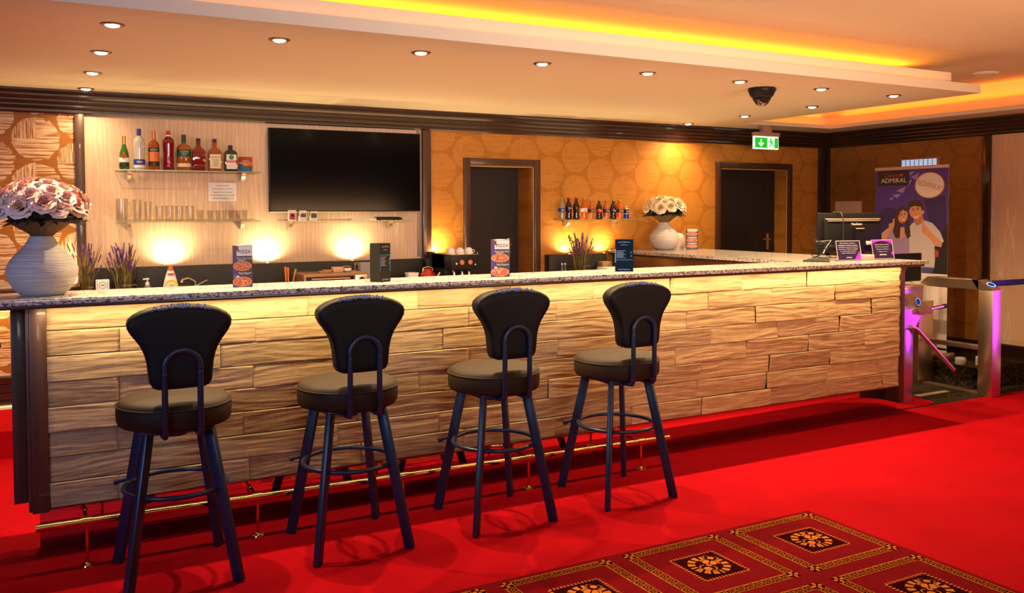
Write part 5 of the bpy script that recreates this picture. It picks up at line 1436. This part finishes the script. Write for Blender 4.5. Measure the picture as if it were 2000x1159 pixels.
def black_menu(x, y, rz, w, h, m, ink, label, sides):
    t = thing('drinks_menu', label, 'menu stand', (x, y, 1.18), rz, 'dark drinks menu stands')
    bm = B()
    if sides == 4:
        prism(bm, [(-w / 2, -w / 2), (w / 2, -w / 2), (w / 2, w / 2), (-w / 2, w / 2)], lambda a, b: (a, b, 0), lambda a, b: (a, b, h), 0)
    else:
        prism(bm, [(-w / 2, 0), (w / 2, 0), (0, w * 0.7)], lambda a, b: (a, b, 0), lambda a, b: (a, b, h), 0)
    bmesh.ops.recalc_face_normals(bm, faces=bm.faces[:])
    obj('card', bm, m, t, 0)
    faces = [((0, -w / 2 if sides == 4 else 0), (1, 0)), ((w / 2, 0), (0, 1))] if sides == 4 else [((0, 0), (1, 0))]
    for fi, ((cx, cy), (rx, ry)) in enumerate(faces):
        bm = B()
        nx, ny = ry, -rx
        def Q(u0, u1, z0, z1, mi): poly(bm, [(cx + rx * u * w + nx * 0.0008, cy + ry * u * w + ny * 0.0008, z * h) for u, z in ((u0, z0), (u1, z0), (u1, z1), (u0, z1))], mi)
        text(bm, 'ADMIRAL', (cx, cy, 0.915 * h), (rx, ry, 0), (0, 0, 1), 0.68 * w, 0.040 * h, 0, 0.001, 0.1)
        text(bm, 'MENU', (cx, cy, 0.83 * h), (rx, ry, 0), (0, 0, 1), 0.36 * w, 0.030 * h, 0, 0.001)
        text(bm, 'ADMIRAL', (cx, cy, 0.065 * h), (rx, ry, 0), (0, 0, 1), 0.68 * w, 0.040 * h, 0, 0.001, 0.1)
        top = 0.64
        for k in range(7):
            z = top - k * 0.036
            Q(-0.42, -0.42 + (0.38 if k % 3 else 0.5), z, z + 0.012, 0)
            if k % 3: Q(0.34, 0.42, z, z + 0.012, 0)
        Q(-0.48, 0.48, 0.690, 0.702, 1) if sides == 4 else Q(-0.48, 0.48, 0.36, 0.368, 1)
        if sides == 4: Q(0.45 if fi == 0 else -0.49, 0.49 if fi == 0 else -0.45, 0.28, 0.70, 1); Q(-0.49, -0.46, 0.28, 0.70, 1)
        else: Q(-0.50, -0.46, 0.28, 0.70, 1)
        obj('printed_face', bm, [ink, CY], t, 0)
black_menu(1.612, 4.437, 0.42, 0.076, 0.205, MG, LG, 'dark four sided drinks menu before the beige wall', 4)
black_menu(3.19, 4.425, -0.52, 0.112, 0.198, MB2, LB, 'dark blue drinks menu card before the gold wall', 3)

# ------------------------------------------------------------------ reception end: monitor, signs, box, pad, kiosk
# monitor seen from behind
t = thing('monitor', 'black computer monitor seen from behind on the reception counter', 'monitor', (5.665, 4.83, 1.18), math.radians(-4))
bm = B(); box(bm, -0.330, 0.330, 0.0, 0.025, 0.045, 0.355, 0.006); box(bm, -0.29, 0.29, -0.035, 0.004, 0.085, 0.315, 0.012); obj('casing', bm, BLACK, t)
bm = B(); box(bm, -0.285, 0.285, -0.040, -0.030, 0.302, 0.310, 0.002); box(bm, -0.27, 0.27, -0.042, -0.030, 0.290, 0.296, 0.002); obj('vent_strip', bm, mat('warm_grey_edge', (0.42, 0.33, 0.25), 0.3), t)
bm = B(); text(bm, 'ViewSonic', (0.03, -0.0365, 0.268), (1, 0, 0), (0, 0, 1), 0.115, 0.020, 0, 0.001); obj('lettering', bm, WINK, t, 0)
bm = B(); prism(bm, [(0.0, 0.235), (0.085, 0.235), (0.105, 0.005), (0.02, 0.005)], lambda x, z: (x, -0.062 + (0.235 - z) * 0.05, z), lambda x, z: (x, -0.036, z)); box(bm, -0.06, 0.18, -0.14, 0.06, 0.0, 0.012, 0.004); obj('stand', bm, BLACK, t)
bm = B(); box(bm, 0.0, 0.085, -0.066, -0.058, 0.228, 0.236, 0.001); obj('stand_edge', bm, mat('warm_grey_edge', (0.42, 0.33, 0.25), 0.3), t)
bm = B(); box(bm, 0.13, 0.18, -0.045, -0.03, 0.10, 0.13, 0.002); obj('barcode_sticker', bm, PAPERW, t)
bm = B(); tube(bm, [(-0.13, 0.012, 0.358), (-0.125, -0.03, 0.356), (-0.115, -0.042, 0.31), (-0.12, -0.045, 0.2), (-0.11, -0.045, 0.08), (-0.15, -0.07, 0.006)], 0.004, 8); box(bm, -0.16, -0.11, 0.0, 0.025, 0.355, 0.366, 0.003); obj('webcam_cable', bm, mat('dark_cable', (0.02, 0.02, 0.02), 0.4), t, 60)
t = thing('cable_tangle', 'tangle of black and white cables beside the monitor', 'cables', (5.22, 4.72, 1.18))
rnd = random.Random(5)
for k in range(6):
    bm = B(); pts = [(rnd.uniform(-0.06, 0.02), 0.02, rnd.uniform(0.10, 0.16))]
    for q in range(5): pts.append((rnd.uniform(-0.06, 0.10), rnd.uniform(-0.06, 0.06), max(0.006, 0.13 - q * 0.032 + rnd.uniform(-.02, .02))))
    tube(bm, pts, 0.0035, 6); obj('cable', bm, BLACK if k < 5 else GREY, t, 60)
SIGNP = mat('sign_indigo', (0.020, 0.012, 0.055), 0.35, coat=0.5); SIGNV = mat('sign_violet', (0.45, 0.03, 0.65), 0.4)
def sign_stand(x, y, rz, w, h, label, violet_top, lines):
    t = thing('sign_holder', label, 'sign holder', (x, y, 1.18), rz, 'acrylic sign holders')
    lean = 0.20
    def F(u, v, o=0.0): return (u * w, v * h * math.sin(lean) - o * math.cos(lean), v * h * math.cos(lean) + 0.004 + o * math.sin(lean))
    bm = B()
    prism(bm, [(-0.5, 0), (0.5, 0), (0.5, 1), (-0.5, 1)], lambda u, v: F(u, v, -0.002), lambda u, v: F(u, v, 0.001)); box(bm, -w / 2, w / 2, -0.012, 0.07, 0, 0.004)
    obj('acrylic_stand', bm, ACRYLIC, t, 0)
    bm = B(); poly(bm, [F(u, v, 0.0014) for u, v in ((-.46, .02), (.46, .02), (.46, .98), (-.46, .98))]); 
    sh = obj('printed_sheet', bm, SIGNP, t, 0)
    bm = B()
    for (a, b, c, d) in ((-.5, .5, .97, 1.0), (-.5, -.475, 0, 1), (.475, .5, 0, 1), (-.5, .5, 0.0, .02)): poly(bm, [F(u, v, 0.0018) for u, v in ((a, c), (b, c), (b, d), (a, d))])
    obj('pale_rim', bm, mat('frosted_rim', (0.62, 0.50, 0.50), 0.4), t, 0)
    bm = B()
    if violet_top:
        poly(bm, [F(u, v, 0.002) for u, v in ((-.46, .98), (-.46, .80), (-.25, .90), (.0, .94), (.25, .90), (.46, .74), (.46, .98))]); poly(bm, [F(u, v, 0.002) for u, v in ((.46, .10), (.46, .40), (.36, .30))])
    else:
        poly(bm, [F(u, v, 0.002) for u, v in ((.20, .02), (.46, .02), (.46, .46), (.34, .30))])
    obj('violet_print', bm, SIGNV, t, 0)
    bm = B()
    for (s, v, ww, hh) in lines:
        c = F(-0.02, v, 0.0022)
        text(bm, s, c, (1, 0, 0), (0, math.sin(lean), math.cos(lean)), ww * w, hh * h, 0, 0.0004)
    obj('lettering', bm, WINK, t, 0)
sign_stand(5.315, 4.53, -0.14, 0.225, 0.148, 'indigo sign holder on the bar top before the monitor stand', False,
           [('Bez platného dokladu', .86, .62, .055), ('totožnosti nebude nikomu', .76, .80, .055), ('umožněn vstup do herního', .66, .80, .055), ('prostoru. Platný doklad', .56, .76, .055), ('je občanský průkaz', .46, .66, .055), ('nebo cestovní pas', .36, .56, .055), ('ADMIRAL', .14, .24, .06)])
sign_stand(5.700, 4.54, -0.14, 0.205, 0.148, 'violet edged sign holder at the turnstile end of the bar', True,
           [('Vstup osobám mladším', .74, .70, .055), ('18 let je zakázán', .62, .62, .055), ('Vstupem souhlasíte', .50, .60, .055), ('s řádem herny', .38, .44, .055), ('ADMIRAL', .22, .34, .075)])
t = thing('flat_box', 'pale pink flat box between the two sign holders', 'box', (5.505, 4.62, 1.18), -0.2)
bm = B(); box(bm, -0.072, 0.072, -0.10, 0.06, 0, 0.040, 0.003); obj('tray', bm, mat('pale_pink_box', (0.62, 0.46, 0.44), 0.5), t)
bm = B(); box(bm, -0.045, 0.045, -0.06, 0.04, 0.040, 0.043, 0.001); obj('dark_slot', bm, mat('slot_indigo', (0.04, 0.03, 0.07), 0.5), t)
t = thing('card_reader_pad', 'flat black card reader pad on the bar top before the cables', 'card reader', (5.02, 4.58, 1.18), -0.9)
bm = B(); box(bm, -0.09, 0.09, -0.055, 0.055, 0, 0.014, 0.005); box(bm, -0.06, 0.06, -0.035, 0.035, 0.014, 0.020, 0.004); obj('pad', bm, BLACKMATT, t)

# kiosk column with black screen
VIO = mat('violet_sheet', (0.60, 0.42, 0.66), 0.22, 0.85)
t = thing('kiosk', 'steel kiosk column with wide head behind the turnstile', 'kiosk', (6.95, 5.27, 0))
bm = B(); box(bm, -0.015, 0.19, -0.12, 0.11, 0, 0.74, 0.004); obj('column', bm, STEEL, t)
bm = B(); box(bm, -0.23, 0.045, -0.12, 0.12, 0.70, 0.885, 0.006); obj('head', bm, VIO, t)
bm = B(); box(bm, -0.232, 0.047, -0.122, 0.122, 0.872, 0.888, 0.003); obj('head_lid', bm, STEEL, t)
t = thing('black_screen', 'black flat screen with silver rim standing on the kiosk head', 'screen', (6.84, 5.22, 0.888))
bm = B(); box(bm, -0.21, 0.205, -0.010, 0.012, 0.028, 0.285, 0.012, 0, 3); obj('panel', bm, BLACK, t)
bm = B(); tube(bm, [(-0.21, -0.010, 0.283), (0.19, -0.010, 0.283), (0.203, -0.010, 0.270), (0.203, -0.010, 0.03)], 0.003, 8); obj('rim', bm, STEEL, t, 60)
bm = B(); tube(bm, [(-0.05, 0, 0.03), (-0.08, -0.04, 0.002)], 0.005, 8); tube(bm, [(0.05, 0, 0.03), (0.08, -0.04, 0.002)], 0.005, 8); tube(bm, [(0.0, 0.005, 0.03), (0.0, 0.06, 0.002)], 0.005, 8); obj('stand', bm, CHROME, t, 60)

# turnstile with two arms
t = thing('turnstile', 'steel tripod turnstile with two arms beside the bar end', 'turnstile', (6.16, 4.70, 0))
bm = B(); box(bm, -0.10, 0.065, -0.03, 0.13, 0.006, 0.70, 0.004); obj('column', bm, VIO, t)
bm = B(); prism(bm, [(-0.08, 0.76), (0.16, 0.76), (0.065, 0.61), (-0.08, 0.61)], lambda x, z: (x, -0.05, z), lambda x, z: (x, 0.13, z)); bmesh.ops.recalc_face_normals(bm, faces=bm.faces[:]); obj('housing', bm, VIO, t)
bm = B()
c4 = [(0.030, 0.075, 0.875), (0.175, 0.075, 0.868), (0.235, -0.085, 0.745), (0.065, -0.085, 0.740)]
A_ = [bm.verts.new(p) for p in c4]; B_ = [bm.verts.new((p[0], p[1] + 0.008, p[2] - 0.03)) for p in c4]
bm.faces.new(A_[::-1]); bm.faces.new(B_)
for i in range(4): bm.faces.new((A_[i], A_[(i + 1) % 4], B_[(i + 1) % 4], B_[i]))
bmesh.ops.recalc_face_normals(bm, faces=bm.faces[:]); head = obj('display_head', bm, STEEL, t, 20)
LED = mat('blue_led', (0.1, 0.2, 1), 0.4, emit=(0.15, 0.35, 1.0), estr=5); LEDD = mat('dark_blue_lens', (0.006, 0.012, 0.10), 0.2)
def led_oval(parent, c, ux, uy, a, b, n=22):
    c, ux, uy = Vector(c), Vector(ux).normalized(), Vector(uy).normalized()
    nrm = ux.cross(uy)
    bm = B(); poly(bm, [c + ux * a * math.cos(q) + uy * b * math.sin(q) + nrm * 0.001 for q in [2 * PI * i / 24 for i in range(24)]]); obj('indicator_lens', bm, LEDD, parent, 0)
    bm = B()
    for i in range(n):
        q = 2 * PI * i / n; p = c + ux * a * 0.92 * math.cos(q) + uy * b * 0.92 * math.sin(q) + nrm * 0.002; r = a * 0.10
        poly(bm, [p + ux * r * math.cos(w) + uy * r * math.sin(w) for w in [2 * PI * j / 6 for j in range(6)]])
    o = obj('indicator_lights', bm, LED, parent, 0); return o
led_oval(head, (0.145, -0.01, 0.8085), (1, 0, -0.03), (0.18, 0.16, 0.125), 0.030, 0.058)
bm = B(); tube(bm, [(0.0, -0.055, 0.62), (0.07, -0.055, 0.60), (0.545, -0.055, 0.225)], 0.0165, 16); obj('arm', bm, STEEL, t, 40)
bm = B(); tube(bm, [(0.16, -0.02, 0.735), (0.24, -0.02, 0.742), (0.47, -0.02, 0.760)], 0.0165, 16); obj('arm', bm, CHROME, t, 40)
bm = B(); tube(bm, [(0.44, -0.02, 0.7578), (0.482, -0.02, 0.761)], 0.0185, 16); obj('arm_grip', bm, BLACK, t)

# barrier frame
t = thing('barrier_gate', 'angular steel barrier frame with blue lights by the turnstile', 'barrier', (7.0, 4.46, 0))
bm = B(); box(bm, -0.070, 0.055, 0.0, 0.125, 0.0, 0.885, 0.004); obj('post', bm, STEEL, t)
bm = B(); prism(bm, [(0.0, 0.885), (0.0, 0.890), (0.13, 0.972), (0.19, 0.972), (0.125, 0.885)], lambda y, z: (-0.070, y, z), lambda y, z: (0.055, y, z)); bmesh.ops.recalc_face_normals(bm, faces=bm.faces[:]); hd = obj('slanted_head', bm, STEEL, t, 20)
led_oval(hd, (0.008, 0.066, 0.9315), (1, 0, 0), (0, 0.13, 0.082), 0.046, 0.030)
bm = B(); box(bm, -0.070, 0.045, 0.125, 0.60, 0.885, 0.972, 0.004); prism(bm, [(0.60, 0.972), (0.675, 0.91), (0.60, 0.885)], lambda y, z: (-0.07, y, z), lambda y, z: (0.045, y, z)); obj('top_beam', bm, STEEL, t, 20)
bm = B(); box(bm, -0.03, 0.01, 0.125, 0.66, 0.375, 0.418, 0.003); obj('middle_rail', bm, STEEL, t)
bm = B(); box(bm, -0.05, 0.03, 0.125, 0.66, 0.0, 0.022, 0.003); obj('floor_rail', bm, STEEL, t)
t = thing('queue_belt', 'blue barrier belt stretched from the barrier head along the wall', 'belt', (7.06, 4.55, 0.936))
bm = B(); box(bm, -0.004, 0.88, -0.002, 0.002, -0.025, 0.025, 0.0005); obj('webbing', bm, mat('blue_webbing', (0.004, 0.02, 0.24), 0.6), t)

# ------------------------------------------------------------------ roll-up banner (printed picture)
t = thing('rollup_banner', 'violet roll-up banner with smiling couple and white round badge', 'banner', (7.30, 5.527, 0.18))
BWd, BHt = 0.79, 1.775
bm = B(); box(bm, -0.05, 0.09, -0.42, 0.42, 0.0, 0.07, 0.01); obj('base_case', bm, STEEL, t)
bm = B(); box(bm, -0.012, 0.012, -0.395, 0.395, BHt - 0.012, BHt + 0.018, 0.004); obj('top_rail', bm, mat('pink_rail', (0.55, 0.36, 0.30), 0.4), t)
bm = B(); tube(bm, [(0.03, 0, 0.05), (0.03, 0, BHt)], 0.009, 10); obj('pole', bm, STEEL, t)
ban = [mat('banner_violet', (0.060, 0.022, 0.24), 0.5), mat('banner_black', (0.012, 0.010, 0.016), 0.5), mat('banner_white', (0.72, 0.66, 0.62), 0.5), mat('banner_orange', (0.55, 0.20, 0.01), 0.5), mat('banner_skin', (0.56, 0.25, 0.15), 0.5), mat('banner_hair', (0.045, 0.016, 0.008), 0.5), mat('banner_lilac', (0.30, 0.22, 0.42), 0.5), mat('banner_shirt', (0.50, 0.44, 0.48), 0.5), mat('banner_red', (0.45, 0.04, 0.03), 0.5), mat('banner_deep_violet', (0.025, 0.010, 0.11), 0.5), mat('banner_shade_skin', (0.40, 0.15, 0.08), 0.5), mat('banner_pale_violet', (0.28, 0.18, 0.50), 0.5), mat('banner_jeans', (0.05, 0.07, 0.18), 0.6)]
bm = B()
LAY = [0]
# u: 0 at the banner's near-door edge (far in y) to 1; v: 0 top to 1 bottom
def BP(u, v, k=0.0): return (-0.0005 - k, BWd / 2 - min(1.0, max(0.0, u)) * BWd, BHt - v * 0.80 * BHt)
def P(pts, mi, lift=None):
    LAY[0] += 1
    poly(bm, [BP(u, v, 0.00002 * LAY[0]) for u, v in pts], mi)
def EL(cu, cv, ru, rv, mi, n=26, a0=0, a1=2 * PI, rot=0.0):
    asp = BHt / BWd
    pts = []
    for i in range(n):
        a = a0 + (a1 - a0) * i / n
        x, y = ru * math.cos(a), rv * asp * math.sin(a)
        pts.append((cu + x * math.cos(rot) - y * math.sin(rot), cv + (x * math.sin(rot) + y * math.cos(rot)) / asp))
    P(pts, mi)
box(bm, 0.0, 0.0015, -BWd / 2, BWd / 2, 0.05, BHt, 0, 2)
P([(0, 0), (1, 0), (1, .695), (0, .695)], 0)
P([(0, .56), (.3, .60), (.6, .58), (1, .50), (1, .695), (0, .695)], 1)
P([(0, 0.60), (1, 0.60), (1, .565), (.75, .50), (.25, .5), (0, .45)], 9)
EL(.55, .42, .48, .20, 9); EL(.60, .34, .42, .17, 0)
EL(.20, .36, .20, .10, 9); EL(.72, .30, .26, .10, 0); EL(.90, .40, .18, .09, 0)
P([(.68, .20), (.96, .185), (1.0, .56), (.86, .58)], 9)
P([(.75, .58), (1.0, .36), (1.0, .62), (.75, .62)], 1); P([(0, .40), (.12, .46), (.16, .62), (0, .62)], 1)
for (a, b, c) in (((.30, .15), (.44, .12), (.40, .165)), ((.24, .175), (.38, .17), (.31, .20)), ((.40, .10), (.52, .075), (.48, .12)), ((.50, .06), (.62, .03), (.58, .08)), ((.20, .20), (.27, .19), (.24, .215)), ((.46, .03), (.56, .02), (.5, .05))): P([a, b, c], 11)
P([(.04, .012), (.48, .012), (.48, .112), (.04, .112)], 1)
# badge
EL(.755, .118, .196, .0855, 3, 40); EL(.755, .117, .184, .080, 2, 40)
# man
P([(.45, .58), (.47, .40), (.56, .355), (.68, .345), (.80, .365), (.90, .42), (.95, .48), (.90, .515), (.83, .515), (.84, .60), (.83, .66), (.55, .66)], 7)
P([(.55, .655), (.83, .655), (.80, .695), (.57, .695)], 12)
P([(.84, .53), (.885, .55), (.88, .585), (.845, .585)], 8)
P([(.545, .30), (.665, .30), (.69, .355), (.60, .385), (.555, .36)], 10)
EL(.575, .285, .088, .056, 4, 26, rot=-0.18)
P([(.47, .275), (.475, .235), (.53, .213), (.62, .213), (.675, .238), (.685, .30), (.66, .295), (.645, .258), (.56, .252), (.505, .262), (.485, .285)], 5)
EL(.673, .293, .017, .013, 4)
P([(.535, .318), (.58, .322), (.625, .306), (.60, .330), (.565, .334)], 2); P([(.53, .316), (.58, .320), (.628, .303), (.63, .306), (.58, .3235), (.535, .320)], 8)
EL(.548, .280, .012, .004, 5); EL(.604, .274, .012, .004, 5); P([(.525, .272), (.56, .268), (.56, .271), (.525, .275)], 5); P([(.585, .266), (.62, .262), (.625, .266), (.585, .270)], 5); P([(.572, .282), (.582, .302), (.565, .304)], 10)
# his raised thumb
P([(.70, .40), (.73, .395), (.80, .43), (.93, .49), (.92, .52), (.85, .515), (.78, .475), (.70, .44)], 4)
P([(.665, .38), (.72, .385), (.76, .41), (.75, .44), (.70, .445), (.665, .42)], 4); P([(.675, .385), (.655, .345), (.675, .338), (.705, .385)], 4)
for k in range(3): P([(.667, .40 + k * .013), (.71, .405 + k * .013), (.71, .4075 + k * .013), (.667, .4025 + k * .013)], 10)
# woman
P([(.19, .60), (.20, .44), (.28, .39), (.44, .40), (.49, .46), (.50, .60)], 6)
P([(.30, .395), (.42, .395), (.41, .46), (.37, .475), (.32, .45)], 4)
P([(.29, .31), (.33, .268), (.40, .252), (.46, .268), (.49, .31), (.50, .40), (.51, .455), (.47, .475), (.43, .43), (.43, .33), (.36, .33), (.37, .40), (.36, .47), (.30, .47), (.265, .43), (.27, .37)], 5)
EL(.402, .318, .066, .050, 4, 26, rot=0.12)
P([(.335, .30), (.36, .268), (.44, .262), (.472, .30), (.455, .29), (.40, .278), (.36, .292), (.345, .33)], 5)
P([(.372, .338), (.405, .345), (.44, .334), (.42, .362), (.395, .365), (.38, .355)], 8); P([(.378, .340), (.405, .3455), (.436, .336), (.42, .352), (.395, .354)], 2)
EL(.380, .310, .011, .0042, 5); EL(.432, .306, .011, .0042, 5); P([(.366, .300), (.392, .298), (.392, .3005), (.366, .3025)], 5); P([(.42, .296), (.446, .294), (.446, .2965), (.42, .2985)], 5)
P([(.405, .312), (.413, .329), (.399, .330)], 10)
# her arm and thumb
P([(.10, .49), (.10, .44), (.17, .41), (.24, .385), (.27, .40), (.20, .44), (.19, .48), (.11, .50)], 4)
P([(.20, .375), (.25, .365), (.285, .378), (.27, .405), (.215, .41)], 4); P([(.255, .37), (.265, .335), (.285, .337), (.285, .38)], 4)
for k in range(3): P([(.212, .382 + k * .008), (.245, .378 + k * .008), (.245, .380 + k * .008), (.212, .384 + k * .008)], 10)
# lower part of the print
P([(0, .60), (.19, .60), (.5, .66), (.55, .66), (.60, .70), (.70, .74), (1, .60), (1, .66), (.86, .6)], 1) if False else None
P([(.0, .60), (.50, .60), (.55, .66), (.58, .70), (.58, .572 * 1.0), (.0, .575)], 1) if False else None
P([(0, 1.187), (1, 1.187), (1, 1.172), (0, 1.172)], 1)
text(bm, 'ADMIRAL', BP(.265, .078, .0015), (0, -1, 0), (0, 0, 1), .36 * BWd, .024 * BHt, 2, 0.0)
text(bm, 'Casino', BP(.245, .043, .0015), (0, -1, 0), (0, 0, 1), .22 * BWd, .020 * BHt, 8, 0.0, 0.35)
EL(.375, .043, .022, .010, 8)
_c, _s = math.cos(-0.24), math.sin(-0.24)
text(bm, 'NOVINKA!', BP(.755, .117, .0016), (0, -_c, _s), (0, _s, _c), .325 * BWd, .030 * BHt, 3, 0.0)
P([(.69, .078), (.78, .088), (.78, .0895), (.69, .0795)], 3); P([(.68, .140), (.78, .151), (.78, .1525), (.68, .1415)], 3)
text(bm, 'admiral.cz', BP(.60, 1.11, .0015), (0, -1, 0), (0, 0, 1), .30 * BWd, .016 * BHt, 1, 0.0)
obj('printed_sheet', bm, ban, t, 0)
t = thing('banner_weight', 'small pale grey disc on the dark carpet beside the banner foot', 'floor fitting', (7.24, 4.95, 0.18))
bm = B(); lathe(bm, [(0, 0), (0.045, 0), (0.047, 0.004), (0.047, 0.05), (0.04, 0.062), (0, 0.064)], seg=24); obj('disc', bm, mat('pale_grey', (0.40, 0.36, 0.32), 0.5), t)
t = thing('floor_socket', 'pale floor socket box on the dark carpet behind the barrier', 'floor fitting', (7.30, 4.80, 0.18))
bm = B(); box(bm, -0.03, 0.03, -0.035, 0.035, 0, 0.09, 0.012, 0, 3); obj('box', bm, MATS['pale_grey'], t)

# lit grille above the banner
t = thing('wall_grille', 'bright bluish wall grille above the violet banner', 'grille', (7.948, 5.912, 2.036))
GR = mat('grille_light', (0.7, 0.8, 0.9), 0.5, emit=(0.42, 0.62, 0.85), estr=0.9)
bm = B(); box(bm, -0.012, 0.001, -0.205, 0.205, -0.042, 0.042, 0.002); obj('glowing_panel', bm, GR, t)
bm = B(); 
for k in range(9): box(bm, -0.018, -0.011, -0.205 + k * 0.05125 - 0.002, -0.205 + k * 0.05125 + 0.002, -0.042, 0.042)
for k in range(6): box(bm, -0.018, -0.011, -0.205, 0.205, -0.042 + k * 0.0165 - 0.0015, -0.042 + k * 0.0165 + 0.0015)
obj('grille_bars', bm, mat('grille_grey', (0.25, 0.25, 0.28), 0.4), t)
bm = B(); box(bm, -0.020, 0.001, -0.225, 0.225, 0.040, 0.052, 0.002); box(bm, -0.020, 0.001, -0.225, -0.205, -0.042, 0.042, 0.002); obj('frame', bm, mat('pink_frame', (0.45, 0.28, 0.22), 0.5), t)
# beige cover plate on the side wall
t = thing('cover_plate', 'square beige cover plate on the side wall behind the monitor', 'wall plate', (7.949, 6.79, 1.575))
bm = B(); box(bm, -0.025, 0.001, -0.178, 0.178, -0.085, 0.085, 0.005); obj('cover', bm, mat('beige_plate', (0.82, 0.62, 0.40), 0.5), t)
